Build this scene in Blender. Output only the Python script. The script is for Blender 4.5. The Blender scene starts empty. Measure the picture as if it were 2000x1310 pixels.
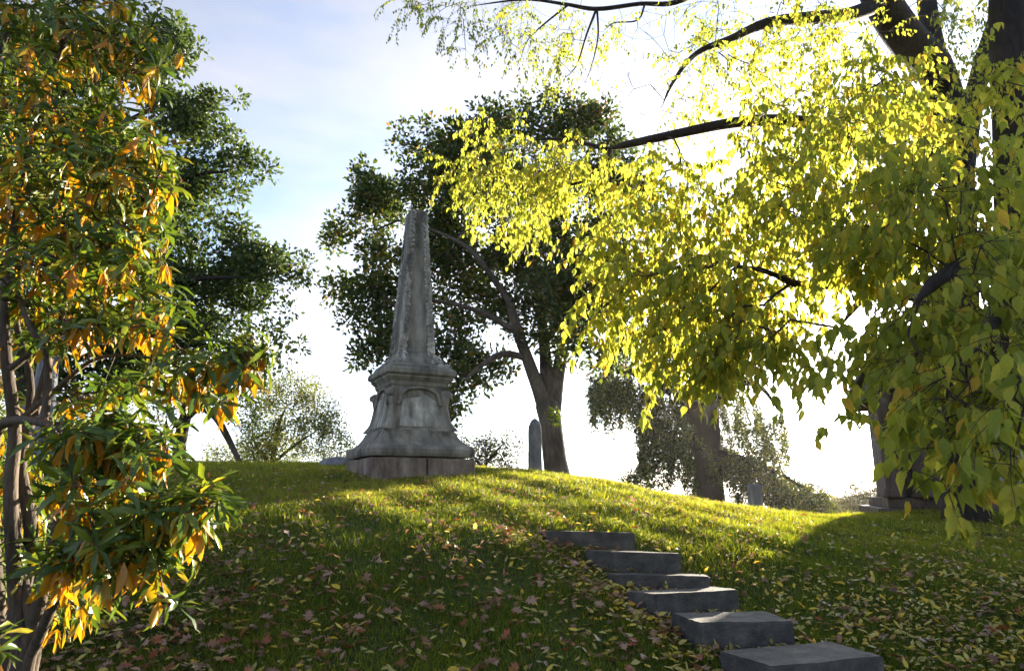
import bpy, bmesh, math, random
import numpy as np
from mathutils import Vector, Matrix
R = math.radians
random.seed(7); rng = np.random.default_rng(11)
scene = bpy.context.scene
C = scene.collection

# ------------------------------------------------------------------ camera, sky, sun, exposure
EYE = np.array([0.0, 0.0, 1.6]); PITCH = R(12.9); FPX = 1333.3
cam = bpy.data.cameras.new('camera'); cam.lens = 24; cam.sensor_width = 36
cam.clip_start = 0.05; cam.clip_end = 5000
cam.dof.use_dof = True; cam.dof.focus_distance = 13.0; cam.dof.aperture_fstop = 6.3
co = bpy.data.objects.new('camera', cam); C.objects.link(co)
co.location = EYE; co.rotation_euler = (R(90) + PITCH, 0, 0)
scene.camera = co

SUN_AZ, SUN_EL = R(32.0), R(8.9)            # azimuth to the right of the view axis (+y)
world = bpy.data.worlds.new('World'); scene.world = world; world.use_nodes = True
wn = world.node_tree; wn.nodes.clear()
sky = wn.nodes.new('ShaderNodeTexSky'); sky.sky_type = 'NISHITA'; sky.sun_disc = False
sky.sun_elevation = SUN_EL; sky.sun_rotation = SUN_AZ
sky.air_density = 1.0; sky.dust_density = 1.5; sky.ozone_density = 5.0
bgn = wn.nodes.new('ShaderNodeBackground'); bgn.inputs['Strength'].default_value = 0.09
wo = wn.nodes.new('ShaderNodeOutputWorld')
# thin veil of high cirrus
tcw = wn.nodes.new('ShaderNodeTexCoord'); mpw = wn.nodes.new('ShaderNodeMapping'); mpw.inputs['Scale'].default_value = (1.0, 1.4, 3.2)
wn.links.new(tcw.outputs['Generated'], mpw.inputs[0])
nzw = wn.nodes.new('ShaderNodeTexNoise'); nzw.inputs['Scale'].default_value = 1.6; nzw.inputs['Detail'].default_value = 6; nzw.inputs['Roughness'].default_value = 0.55
wn.links.new(mpw.outputs[0], nzw.inputs['Vector'])
mrw = wn.nodes.new('ShaderNodeMapRange'); mrw.inputs[1].default_value = 0.3; mrw.inputs[2].default_value = 0.75; mrw.inputs[1].default_value = 0.36; mrw.inputs[2].default_value = 0.68; mrw.inputs[3].default_value = 0.3; mrw.inputs[4].default_value = 0.95
wn.links.new(nzw.outputs['Fac'], mrw.inputs[0])
bww = wn.nodes.new('ShaderNodeRGBToBW'); wn.links.new(sky.outputs[0], bww.inputs[0])
vmw = wn.nodes.new('ShaderNodeVectorMath'); vmw.operation = 'SCALE'; vmw.inputs[0].default_value = (1.95, 1.94, 2.06)
wn.links.new(bww.outputs[0], vmw.inputs['Scale'])
mxw = wn.nodes.new('ShaderNodeMix'); mxw.data_type = 'RGBA'
wn.links.new(mrw.outputs[0], mxw.inputs[0]); wn.links.new(sky.outputs[0], mxw.inputs[6]); wn.links.new(vmw.outputs[0], mxw.inputs[7])
wn.links.new(mxw.outputs[2], bgn.inputs[0]); wn.links.new(bgn.outputs[0], wo.inputs[0])

sl = bpy.data.lights.new('sun', 'SUN'); sl.energy = 5.0; sl.angle = R(0.6); sl.color = (1.0, 0.87, 0.68)
so = bpy.data.objects.new('sun', sl); C.objects.link(so)
so.location = (20, 40, 20)
sd = Vector((math.sin(SUN_AZ)*math.cos(SUN_EL), math.cos(SUN_AZ)*math.cos(SUN_EL), math.sin(SUN_EL)))
so.rotation_euler = sd.to_track_quat('Z', 'Y').to_euler()

scene.view_settings.view_transform = 'Standard'; scene.view_settings.look = 'None'
scene.view_settings.exposure = 2.5; scene.view_settings.gamma = 1.0
cy = scene.cycles
cy.max_bounces = 6; cy.diffuse_bounces = 3; cy.glossy_bounces = 2; cy.transmission_bounces = 4
cy.transparent_max_bounces = 6; cy.volume_bounces = 0
cy.caustics_reflective = False; cy.caustics_refractive = False
cy.use_denoising = True; cy.sample_clamp_indirect = 6.0

# ------------------------------------------------------------------ helpers
def P(px, py, Y):
    """world point that lies at forward distance Y on the line through pixel (px,py) of the 2000 px photograph"""
    u = (px-1000)/FPX; v = (655-py)/FPX
    d = np.array([u, math.cos(PITCH)-v*math.sin(PITCH), math.sin(PITCH)+v*math.cos(PITCH)])
    return EYE + d*(Y/d[1])

def project(p):
    q = np.asarray(p) - EYE
    dep = q[..., 1]*math.cos(PITCH) + q[..., 2]*math.sin(PITCH)
    up = -q[..., 1]*math.sin(PITCH) + q[..., 2]*math.cos(PITCH)
    return 1000 + FPX*q[..., 0]/dep, 655 - FPX*up/dep, dep

def mesh_np(name, verts, faces, attrs=None, smooth=False):
    """verts (n,3), faces list of (m,k) int arrays"""
    me = bpy.data.meshes.new(name)
    verts = np.asarray(verts, np.float32)
    if not isinstance(faces, list): faces = [faces]
    faces = [np.asarray(f, np.int32) for f in faces if len(f)]
    loops = np.concatenate([f.ravel() for f in faces])
    sizes = np.concatenate([np.full(len(f), f.shape[1], np.int32) for f in faces])
    starts = np.concatenate([[0], np.cumsum(sizes)[:-1]]).astype(np.int32)
    me.vertices.add(len(verts)); me.vertices.foreach_set('co', verts.ravel())
    me.loops.add(len(loops)); me.loops.foreach_set('vertex_index', loops)
    me.polygons.add(len(sizes)); me.polygons.foreach_set('loop_start', starts)
    me.polygons.foreach_set('loop_total', sizes)
    if smooth: me.polygons.foreach_set('use_smooth', np.ones(len(sizes), bool))
    me.update(calc_edges=True)
    for k, val in (attrs or {}).items():
        a = me.attributes.new(k, 'FLOAT', 'POINT'); a.data.foreach_set('value', np.asarray(val, np.float32))
    return me

def obj(name, me, mat, parent=None, label=None, cat=None, group=None, kind=None):
    if isinstance(me, bmesh.types.BMesh):
        m2 = bpy.data.meshes.new(name); me.to_mesh(m2); me.free(); me = m2
    o = bpy.data.objects.new(name, me); C.objects.link(o)
    if mat is not None and not me.materials: me.materials.append(mat)
    o.parent = parent
    tag(o, label, cat, group, kind)
    return o

def tag(o, label=None, cat=None, group=None, kind=None):
    if label: o['label'] = label
    if cat: o['category'] = cat
    if group: o['group'] = group
    if kind: o['kind'] = kind

def empty(name, loc, rz, label, cat, group=None):
    o = bpy.data.objects.new(name, None); C.objects.link(o)
    o.location = loc; o.rotation_euler = (0, 0, rz); o.empty_display_size = 0.1
    tag(o, label, cat, group); return o

# ------------------------------------------------------------------ materials
def new_mat(name):
    m = bpy.data.materials.new(name); m.use_nodes = True; m.node_tree.nodes.clear(); return m, m.node_tree
def nd(t, typ, **kw):
    n = t.nodes.new(typ)
    for k, v in kw.items():
        if k in n.inputs: n.inputs[k].default_value = v
        else: setattr(n, k, v)
    return n
def ramp(t, src, stops, interp='LINEAR'):
    r = t.nodes.new('ShaderNodeValToRGB'); r.color_ramp.interpolation = interp
    e = r.color_ramp.elements
    while len(e) < len(stops): e.new(0.5)
    for i, (p, c) in enumerate(stops): e[i].position = p; e[i].color = (*c, 1)
    t.links.new(src, r.inputs[0]); return r.outputs[0]

def leaf_mat(name, stops, trans=0.45, rough=0.5, spec=0.35, tcol=(1.35, 1.25, 0.6), spots=False):
    m, t = new_mat(name)
    at = nd(t, 'ShaderNodeAttribute', attribute_name='tint')
    col = ramp(t, at.outputs['Fac'], stops)
    geo = nd(t, 'ShaderNodeTexCoord')
    nz = nd(t, 'ShaderNodeTexNoise', Scale=9.0, Detail=2.0)
    t.links.new(geo.outputs['Object'], nz.inputs['Vector'])
    mr = nd(t, 'ShaderNodeMapRange'); mr.inputs[3].default_value = 0.75; mr.inputs[4].default_value = 1.25
    t.links.new(nz.outputs['Fac'], mr.inputs[0])
    nb = nd(t, 'ShaderNodeTexNoise', Scale=70.0, Detail=3.0, Roughness=0.7); t.links.new(geo.outputs['Object'], nb.inputs['Vector'])
    mb = nd(t, 'ShaderNodeMapRange'); mb.inputs[1].default_value = 0.60; mb.inputs[2].default_value = 0.70; mb.inputs[3].default_value = 0.0; mb.inputs[4].default_value = 0.65
    t.links.new(nb.outputs['Fac'], mb.inputs[0])
    mbx = nd(t, 'ShaderNodeMix', data_type='RGBA'); t.links.new(mb.outputs[0], mbx.inputs[0]); t.links.new(col, mbx.inputs[6]); mbx.inputs[7].default_value = (0.12, 0.07, 0.02, 1)
    mul = nd(t, 'ShaderNodeVectorMath', operation='SCALE')
    t.links.new(mbx.outputs[2] if spots else col, mul.inputs[0]); t.links.new(mr.outputs[0], mul.inputs['Scale'])
    pb = nd(t, 'ShaderNodeBsdfPrincipled', Roughness=rough)
    pb.inputs['Specular IOR Level'].default_value = spec
    t.links.new(mul.outputs[0], pb.inputs['Base Color'])
    tm = nd(t, 'ShaderNodeVectorMath', operation='MULTIPLY'); tm.inputs[1].default_value = tcol
    t.links.new(mul.outputs[0], tm.inputs[0])
    tr = nd(t, 'ShaderNodeBsdfTranslucent'); t.links.new(tm.outputs[0], tr.inputs['Color'])
    mx = nd(t, 'ShaderNodeMixShader'); mx.inputs[0].default_value = trans
    t.links.new(pb.outputs[0], mx.inputs[1]); t.links.new(tr.outputs[0], mx.inputs[2])
    out = nd(t, 'ShaderNodeOutputMaterial'); t.links.new(mx.outputs[0], out.inputs[0])
    return m

def bark_mat(name, c1, c2, scale=6, bump=0.6, stretch=0.18):
    m, t = new_mat(name)
    tc = nd(t, 'ShaderNodeTexCoord')
    mp = nd(t, 'ShaderNodeMapping'); mp.inputs['Scale'].default_value = (1, 1, stretch)
    t.links.new(tc.outputs['Object'], mp.inputs[0])
    n1 = nd(t, 'ShaderNodeTexNoise', Scale=scale*3.0, Detail=6.0, Roughness=0.65)
    t.links.new(mp.outputs[0], n1.inputs['Vector'])
    n2 = nd(t, 'ShaderNodeTexNoise', Scale=1.3, Detail=3.0); t.links.new(tc.outputs['Object'], n2.inputs['Vector'])
    ad = nd(t, 'ShaderNodeMath', operation='MULTIPLY'); t.links.new(n1.outputs['Fac'], ad.inputs[0]); t.links.new(n2.outputs['Fac'], ad.inputs[1])
    col = ramp(t, ad.outputs[0], [(0.12, c1), (0.4, c2)])
    pb = nd(t, 'ShaderNodeBsdfPrincipled', Roughness=0.85); pb.inputs['Specular IOR Level'].default_value = 0.2
    t.links.new(col, pb.inputs['Base Color'])
    bp = nd(t, 'ShaderNodeBump', Strength=bump, Distance=0.03); t.links.new(n1.outputs['Fac'], bp.inputs['Height'])
    t.links.new(bp.outputs[0], pb.inputs['Normal'])
    out = nd(t, 'ShaderNodeOutputMaterial'); t.links.new(pb.outputs[0], out.inputs[0])
    return m

def stone_mat(name, base, stain, pale, scale=2.0, bump=0.35, streak=True, lichen=None):
    m, t = new_mat(name)
    tc = nd(t, 'ShaderNodeTexCoord'); oi = nd(t, 'ShaderNodeObjectInfo')
    sh = nd(t, 'ShaderNodeVectorMath', operation='ADD'); t.links.new(tc.outputs['Object'], sh.inputs[0]); t.links.new(oi.outputs['Random'], sh.inputs[1])
    mp = nd(t, 'ShaderNodeMapping'); mp.inputs['Scale'].default_value = (1, 1, 0.22 if streak else 1)
    t.links.new(sh.outputs[0], mp.inputs[0])
    n1 = nd(t, 'ShaderNodeTexNoise', Scale=scale*2.2, Detail=7.0, Roughness=0.65); t.links.new(mp.outputs[0], n1.inputs['Vector'])
    n2 = nd(t, 'ShaderNodeTexNoise', Scale=scale*0.8, Detail=4.0, Roughness=0.6); t.links.new(sh.outputs[0], n2.inputs['Vector'])
    n3 = nd(t, 'ShaderNodeTexNoise', Scale=55.0, Detail=4.0, Roughness=0.7); t.links.new(sh.outputs[0], n3.inputs['Vector'])
    c1 = ramp(t, n1.outputs['Fac'], [(0.33, stain), (0.52, base), (0.72, pale)])
    c2 = ramp(t, n2.outputs['Fac'], [(0.4, (0.72, 0.72, 0.72)), (0.62, (1.12, 1.1, 1.05))])
    mm = nd(t, 'ShaderNodeMix', data_type='RGBA', blend_type='MULTIPLY'); mm.inputs[0].default_value = 1
    t.links.new(c1, mm.inputs[6]); t.links.new(c2, mm.inputs[7])
    c3 = ramp(t, n3.outputs['Fac'], [(0.35, (0.74, 0.74, 0.74)), (0.65, (1.18, 1.18, 1.18))])
    m2 = nd(t, 'ShaderNodeMix', data_type='RGBA', blend_type='MULTIPLY'); m2.inputs[0].default_value = 0.8
    t.links.new(mm.outputs[2], m2.inputs[6]); t.links.new(c3, m2.inputs[7])
    src = m2.outputs[2]
    if lichen:
        n4 = nd(t, 'ShaderNodeTexNoise', Scale=scale*1.6, Detail=8.0, Roughness=0.75); t.links.new(sh.outputs[0], n4.inputs['Vector'])
        f = ramp(t, n4.outputs['Fac'], [(0.55, (0, 0, 0)), (0.68, (1, 1, 1))])
        m3 = nd(t, 'ShaderNodeMix', data_type='RGBA'); t.links.new(f, m3.inputs[0])
        t.links.new(src, m3.inputs[6]); m3.inputs[7].default_value = (*lichen, 1); src = m3.outputs[2]
    pb = nd(t, 'ShaderNodeBsdfPrincipled', Roughness=0.8); pb.inputs['Specular IOR Level'].default_value = 0.3
    t.links.new(src, pb.inputs['Base Color'])
    ad = nd(t, 'ShaderNodeMath', operation='ADD'); t.links.new(n3.outputs['Fac'], ad.inputs[0]); t.links.new(n2.outputs['Fac'], ad.inputs[1])
    bp = nd(t, 'ShaderNodeBump', Strength=bump, Distance=0.02); t.links.new(ad.outputs[0], bp.inputs['Height'])
    t.links.new(bp.outputs[0], pb.inputs['Normal'])
    out = nd(t, 'ShaderNodeOutputMaterial'); t.links.new(pb.outputs[0], out.inputs[0])
    return m

M = {}
M['marble'] = stone_mat('weathered_marble', (0.22, 0.205, 0.175), (0.07, 0.063, 0.055), (0.36, 0.345, 0.31), 1.6, 0.5, True, (0.17, 0.165, 0.11))
M['marble_pale'] = stone_mat('pale_marble', (0.36, 0.345, 0.31), (0.11, 0.10, 0.09), (0.60, 0.585, 0.55), 2.4, 0.4, True)
M['marble_dark'] = stone_mat('stained_brownstone', (0.21, 0.16, 0.13), (0.07, 0.055, 0.05), (0.34, 0.31, 0.28), 2.2, 0.5, True)
M['granite'] = stone_mat('grey_granite', (0.085, 0.082, 0.08), (0.048, 0.048, 0.048), (0.13, 0.125, 0.12), 3.0, 0.5, False)
M['grave'] = stone_mat('grey_gravestone', (0.22, 0.23, 0.25), (0.12, 0.12, 0.13), (0.36, 0.37, 0.39), 2.4, 0.4, True)
M['blue_marble'] = stone_mat('cool_white_marble', (0.22, 0.235, 0.26), (0.09, 0.1, 0.11), (0.36, 0.38, 0.41), 2.4, 0.3, True)
M['brownstone'] = stone_mat('dark_brownstone', (0.115, 0.085, 0.068), (0.06, 0.045, 0.038), (0.18, 0.14, 0.12), 1.6, 0.5, True)
M['bark'] = bark_mat('grey_brown_bark', (0.035, 0.027, 0.022), (0.15, 0.125, 0.105))
M['bark_dark'] = bark_mat('dark_bark', (0.01, 0.008, 0.007), (0.045, 0.034, 0.028))
M['bark_pale'] = bark_mat('shrub_bark', (0.03, 0.022, 0.016), (0.15, 0.115, 0.085), 14, 0.6)
M['twig'] = bark_mat('twig_bark', (0.03, 0.022, 0.017), (0.09, 0.07, 0.055), 8, 0.3)
M['leaf_near'] = leaf_mat('yellow_green_leaf', [(0, (0.17, 0.22, 0.03)), (0.45, (0.31, 0.34, 0.045)), (0.8, (0.47, 0.43, 0.06)), (0.95, (0.56, 0.42, 0.05)), (1, (0.48, 0.26, 0.03))], 0.62, 0.5, 0.3, (1.3, 1.25, 0.9), True)
M['leaf_oak'] = leaf_mat('dark_oak_leaf', [(0, (0.035, 0.065, 0.022)), (0.6, (0.06, 0.10, 0.028)), (0.9, (0.12, 0.15, 0.025)), (1, (0.26, 0.14, 0.02))], 0.45, 0.5, 0.4)
M['leaf_olive'] = leaf_mat('olive_leaf', [(0, (0.05, 0.08, 0.018)), (0.6, (0.10, 0.13, 0.03)), (1, (0.22, 0.20, 0.04))], 0.45, 0.55, 0.3)
M['leaf_pale'] = leaf_mat('pale_green_leaf', [(0, (0.09, 0.13, 0.045)), (0.6, (0.17, 0.21, 0.07)), (1, (0.30, 0.28, 0.09))], 0.45, 0.55, 0.3)
M['leaf_bright'] = leaf_mat('bright_green_leaf', [(0, (0.10, 0.17, 0.02)), (1, (0.22, 0.28, 0.03))], 0.55, 0.5, 0.3)
M['leaf_weep'] = leaf_mat('dark_weeping_leaf', [(0, (0.02, 0.035, 0.008)), (0.6, (0.055, 0.075, 0.014)), (1, (0.16, 0.16, 0.025))], 0.4, 0.5, 0.4)
M['leaf_rhodo'] = leaf_mat('glossy_evergreen_leaf', [(0, (0.04, 0.085, 0.016)), (0.4, (0.09, 0.15, 0.02)), (0.6, (0.19, 0.23, 0.028)), (0.68, (0.36, 0.27, 0.02)), (0.85, (0.50, 0.27, 0.012)), (1, (0.48, 0.19, 0.01))], 0.4, 0.36, 0.5, (1.3, 1.2, 0.6), True)
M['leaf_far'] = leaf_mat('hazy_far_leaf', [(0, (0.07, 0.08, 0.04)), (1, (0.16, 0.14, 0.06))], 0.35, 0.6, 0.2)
M['fallen'] = leaf_mat('fallen_leaf', [(0, (0.12, 0.065, 0.04)), (0.2, (0.24, 0.13, 0.09)), (0.34, (0.36, 0.25, 0.20)), (0.44, (0.28, 0.06, 0.025)), (0.55, (0.30, 0.29, 0.10)), (0.75, (0.47, 0.43, 0.16)), (0.92, (0.62, 0.49, 0.06)), (1, (0.6, 0.28, 0.03))], 0.3, 0.45, 0.4, (1.2, 1.1, 0.7))
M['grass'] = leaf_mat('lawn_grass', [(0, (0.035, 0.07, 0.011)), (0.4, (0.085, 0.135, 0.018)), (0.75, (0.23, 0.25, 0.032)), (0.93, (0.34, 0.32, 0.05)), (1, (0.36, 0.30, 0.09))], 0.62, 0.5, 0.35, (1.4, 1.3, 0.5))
M['seed'] = leaf_mat('brown_seed_head', [(0, (0.09, 0.045, 0.03)), (1, (0.16, 0.08, 0.05))], 0.1, 0.7, 0.2)

def ground_mat():
    m, t = new_mat('lawn_soil')
    tc = nd(t, 'ShaderNodeTexCoord')
    n1 = nd(t, 'ShaderNodeTexNoise', Scale=0.9, Detail=6.0, Roughness=0.65); t.links.new(tc.outputs['Object'], n1.inputs['Vector'])
    n2 = nd(t, 'ShaderNodeTexNoise', Scale=38.0, Detail=5.0, Roughness=0.7); t.links.new(tc.outputs['Object'], n2.inputs['Vector'])
    a = ramp(t, n1.outputs['Fac'], [(0.35, (0.035, 0.045, 0.014)), (0.6, (0.045, 0.07, 0.016)), (0.8, (0.065, 0.055, 0.03))])
    b = ramp(t, n2.outputs['Fac'], [(0.3, (0.5, 0.5, 0.5)), (0.7, (1.4, 1.4, 1.4))])
    mm = nd(t, 'ShaderNodeMix', data_type='RGBA', blend_type='MULTIPLY'); mm.inputs[0].default_value = 1
    t.links.new(a, mm.inputs[6]); t.links.new(b, mm.inputs[7])
    pb = nd(t, 'ShaderNodeBsdfPrincipled', Roughness=0.95); pb.inputs['Specular IOR Level'].default_value = 0.1
    t.links.new(mm.outputs[2], pb.inputs['Base Color'])
    bp = nd(t, 'ShaderNodeBump', Strength=0.7, Distance=0.03); t.links.new(n2.outputs['Fac'], bp.inputs['Height'])
    t.links.new(bp.outputs[0], pb.inputs['Normal'])
    out = nd(t, 'ShaderNodeOutputMaterial'); t.links.new(pb.outputs[0], out.inputs[0])
    return m
M['ground'] = ground_mat()

# ------------------------------------------------------------------ ground: a smooth surface through measured points
ctrl = []
def cp(x, y, z): ctrl.append((x, y, z))
for x in (-9, -5, 0, 4, 8):
    cp(x, 0, -0.42 - 0.03*x); cp(x, -6, -1.0 - 0.02*x); cp(x, 3.4, -0.06-0.04*x)
for (px, py, Y) in [(1140, 1068, 9.0), (1240, 1116, 8.3), (1290, 1160, 7.7), (1355, 1203, 7.1), (1450, 1262, 6.4)]:
    cp(*P(px, py, Y))
cp(1.9, 4.6, -0.08); cp(3.0, 5.6, 0.10); cp(4.2, 5.6, -0.08); cp(5.6, 5.6, -0.12)
for (px, py, Y) in [(795, 932, 14.2), (1020, 923, 15.5), (1090, 931, 18.0), (1200, 945, 14.8), (1300, 966, 14.5), (1400, 985, 14.0), (1500, 998, 14.5), (1600, 1009, 15.0), (1690, 1008, 16.5), (1790, 998, 17.0), (1950, 1000, 17.5),
                    (600, 908, 19.0), (450, 906, 20.0), (300, 904, 21.0), (120, 900, 21.0), (0, 903, 19.0)]:
    cp(*P(px, py, Y))
for (x, y, z) in [(-1, 6, 0.42), (-3, 6, 0.46), (-6, 6, 0.58), (-1, 8, 0.98), (-3.5, 8, 1.02), (-7, 8.5, 1.18), (-1, 10.5, 1.42), (-4.5, 11, 1.5), (-9, 12, 1.7),
                  (1.6, 10.5, 1.17), (3.3, 9.0, 0.78), (4.6, 8.2, 0.56), (4.5, 11.5, 1.02), (7.5, 11.5, 0.82), (7, 7.5, 0.22), (10, 12, 0.8),
                  (5, 20, 0.75), (9, 24, 0.7), (7, 32, 0.1), (14, 26, 0.7), (15, 18, 1.2), (22, 30, 0.0), (2, 24, 1.4), (-4, 27, 2.25), (-12, 28, 2.4), (-20, 24, 2.3), (-20, 10, 1.5), (-22, -4, 0.5), (22, 10, 0.6), (22, -4, 0.0), (0, 36, 0.6), (-14, 44, 1.2), (12, 46, -1.2), (30, 46, -1.5), (-34, 40, 1.2), (-34, 0, 1.0), (34, 6, 0.0)]:
    cp(x, y, z)
ctrl = np.array(ctrl)
def _tps_k(r): return np.where(r > 1e-9, r*r*np.log(np.maximum(r, 1e-9)), 0)
_n = len(ctrl)
_K = _tps_k(np.linalg.norm(ctrl[:, None, :2]-ctrl[None, :, :2], axis=2)) + np.eye(_n)*0.6
_Pm = np.hstack([np.ones((_n, 1)), ctrl[:, :2]])
_A = np.block([[_K, _Pm], [_Pm.T, np.zeros((3, 3))]])
_W = np.linalg.solve(_A, np.concatenate([ctrl[:, 2], np.zeros(3)]))
def gz(x, y):
    x = np.asarray(x, float); y = np.asarray(y, float)
    shp = x.shape; q = np.stack([x.ravel(), y.ravel()], 1)
    out = np.empty(len(q))
    for i in range(0, len(q), 20000):
        qq = q[i:i+20000]
        out[i:i+20000] = _tps_k(np.linalg.norm(qq[:, None]-ctrl[None, :, :2], axis=2)) @ _W[:_n] + _W[_n] + qq @ _W[_n+1:]
    r = np.hypot(q[:, 0], q[:, 1]-15)
    w = np.clip((r-28)/50, 0, 1); w = w*w*(3-2*w)
    far = -2.5 + 0.5*np.sin(q[:, 0]*0.013+1)*np.cos(q[:, 1]*0.011)
    out = out*(1-w) + far*w
    out = out + 0.018*np.sin(q[:, 0]*2.1+np.sin(q[:, 1]*1.3))*np.sin(q[:, 1]*1.9+0.7) + 0.012*np.sin(q[:, 0]*5.3+q[:, 1]*3.1)
    return out.reshape(shp)
def g1(x, y): return float(gz(np.array([x]), np.array([y]))[0])

def graded(lo, hi, step, far):
    a = list(np.arange(lo, hi+1e-6, step)); s = step
    l, h = a[0], a[-1]; L, H = [], []
    while h < far: s *= 1.3; h += s; H.append(h)
    s = step
    while l > -far: s *= 1.3; l -= s; L.append(l)
    return np.array(L[::-1] + a + H)
gx = graded(-16, 16, 0.2, 700); gy = graded(-2, 30, 0.2, 700)
XX, YY = np.meshgrid(gx, gy); ZZ = gz(XX, YY)
nx, ny = len(gx), len(gy)
idx = np.arange(nx*ny).reshape(ny, nx)
gf = np.stack([idx[:-1, :-1], idx[:-1, 1:], idx[1:, 1:], idx[1:, :-1]], -1).reshape(-1, 4)
obj('ground', mesh_np('ground', np.stack([XX, YY, ZZ], -1).reshape(-1, 3), gf, smooth=True), M['ground'],
    label='grassy hillside of the cemetery rising to a low crest', kind='structure')

# ------------------------------------------------------------------ mesh builders
def tube(pts, rad, sides=8, vbase=0, flare=None):
    """smooth tube along a polyline; returns verts, quads"""
    pts = np.asarray(pts, float); n = len(pts)
    rad = np.asarray(rad, float)
    tan = np.gradient(pts, axis=0); tan /= np.linalg.norm(tan, axis=1)[:, None]+1e-9
    ref = np.array([1.0, 0, 0]) if abs(tan[0, 0]) < 0.8 else np.array([0, 1.0, 0])
    nrm = np.cross(tan[0], ref); nrm /= np.linalg.norm(nrm)
    V = []
    ang = np.arange(sides)*2*math.pi/sides
    for i in range(n):
        nrm = nrm - tan[i]*np.dot(nrm, tan[i]); nrm /= np.linalg.norm(nrm)+1e-9
        b = np.cross(tan[i], nrm)
        V.append(pts[i] + rad[i]*(np.cos(ang)[:, None]*nrm + np.sin(ang)[:, None]*b))
    V = np.concatenate(V)
    i = np.arange(n-1)[:, None]*sides; k = np.arange(sides)[None]; k2 = (k+1) % sides
    F = np.stack([i+k, i+k2, i+sides+k2, i+sides+k], -1).reshape(-1, 4) + vbase
    return V, F

def smooth_poly(pts, vals, sub=5):
    """Catmull-Rom through points, values interpolated alike"""
    p = np.asarray(pts, float); v = np.asarray(vals, float)
    p = np.vstack([2*p[0]-p[1], p, 2*p[-1]-p[-2]]); v = np.concatenate([[v[0]], v, [v[-1]]])
    out, ov = [], []
    for i in range(1, len(p)-2):
        for s in range(sub):
            t = s/sub
            out.append(0.5*((2*p[i]) + (-p[i-1]+p[i+1])*t + (2*p[i-1]-5*p[i]+4*p[i+1]-p[i+2])*t*t + (-p[i-1]+3*p[i]-3*p[i+1]+p[i+2])*t**3))
            ov.append(v[i]*(1-t)+v[i+1]*t)
    out.append(p[-2]); ov.append(v[-2])
    return np.array(out), np.array(ov)

class TubeMesh:
    def __init__(s): s.V = []; s.F = []; s.n = 0
    def add(s, pts, rad, sides=8):
        v, f = tube(pts, rad, sides, s.n); s.V.append(v); s.F.append(f); s.n += len(v)
    def mesh(s, name): return mesh_np(name, np.concatenate(s.V), np.concatenate(s.F), smooth=True)

LT = {}   # leaf templates: x across, y along, z normal
def _tmpl(name, rows, curl=0.0, fold=0.25):
    """rows: (y, halfwidth) stations, first and last are points"""
    v = [(0, rows[0][0], 0)]; f3 = []; f4 = []
    prev = None
    for (y, w) in rows[1:-1]:
        b = len(v); zc = -curl*y*y
        v += [(-w, y, zc+w*fold), (0, y, zc), (w, y, zc+w*fold)]
        if prev is None: f3 += [(0, b+1, b), (0, b+2, b+1)]
        else: f4 += [(prev, prev+1, b+1, b), (prev+1, prev+2, b+2, b+1)]
        prev = b
    y = rows[-1][0]; b = len(v); v.append((0, y, -curl*y*y)); f3 += [(prev, prev+1, b), (prev+1, prev+2, b)]
    f3 += [t for q in f4 for t in ((q[0], q[1], q[2]), (q[0], q[2], q[3]))]
    LT[name] = (np.array(v, float), np.array(f3, int))
_tmpl('ovate', [(0, 0), (0.2, 0.21), (0.48, 0.235), (0.77, 0.085), (1, 0)], 0.25, 0.3)
_tmpl('ellipse', [(0, 0), (0.3, 0.088), (0.62, 0.108), (0.86, 0.062), (1, 0)], 0.3, 0.5)
_tmpl('ellipse_flat', [(0, 0), (0.3, 0.15), (0.65, 0.19), (0.88, 0.11), (1, 0)], 0.5, 0.6)
_tmpl('oval_fallen', [(0, 0), (0.25, 0.2), (0.6, 0.22), (1, 0)], -0.25, 0.5)
LT['diamond'] = (np.array([(0, 0, 0), (-0.28, 0.45, 0.07), (0.28, 0.45, 0.07), (0, 1, -0.05)], float), np.array([(0, 2, 1), (1, 2, 3)]))
LT['narrow'] = (np.array([(0, 0, 0), (-0.17, 0.45, 0.05), (0.17, 0.45, 0.05), (0, 1, -0.05)], float), np.array([(0, 2, 1), (1, 2, 3)]))
LT['tri'] = (np.array([(-0.3, 0.15, 0), (0.3, 0.1, 0.03), (0.0, 1.0, 0.0)], float), np.array([(0, 1, 2)]))
def _lobed():
    out = [(0, 0), (0.07, 0.16), (0.30, 0.20), (0.13, 0.36), (0.42, 0.50), (0.15, 0.60), (0.30, 0.84), (0.10, 0.78), (0, 1.0)]
    pts = out + [(-x, y) for x, y in out[-2:0:-1]]
    v = [(x, y, 0.35*x*x+0.12*math.sin(y*5)*0.5) for x, y in pts] + [(0, 0.45, 0.0)]
    c = len(v)-1; n = len(pts)
    LT['lobed'] = (np.array(v, float), np.array([(c, i, (i+1) % n) for i in range(n)]))
_lobed()

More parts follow.
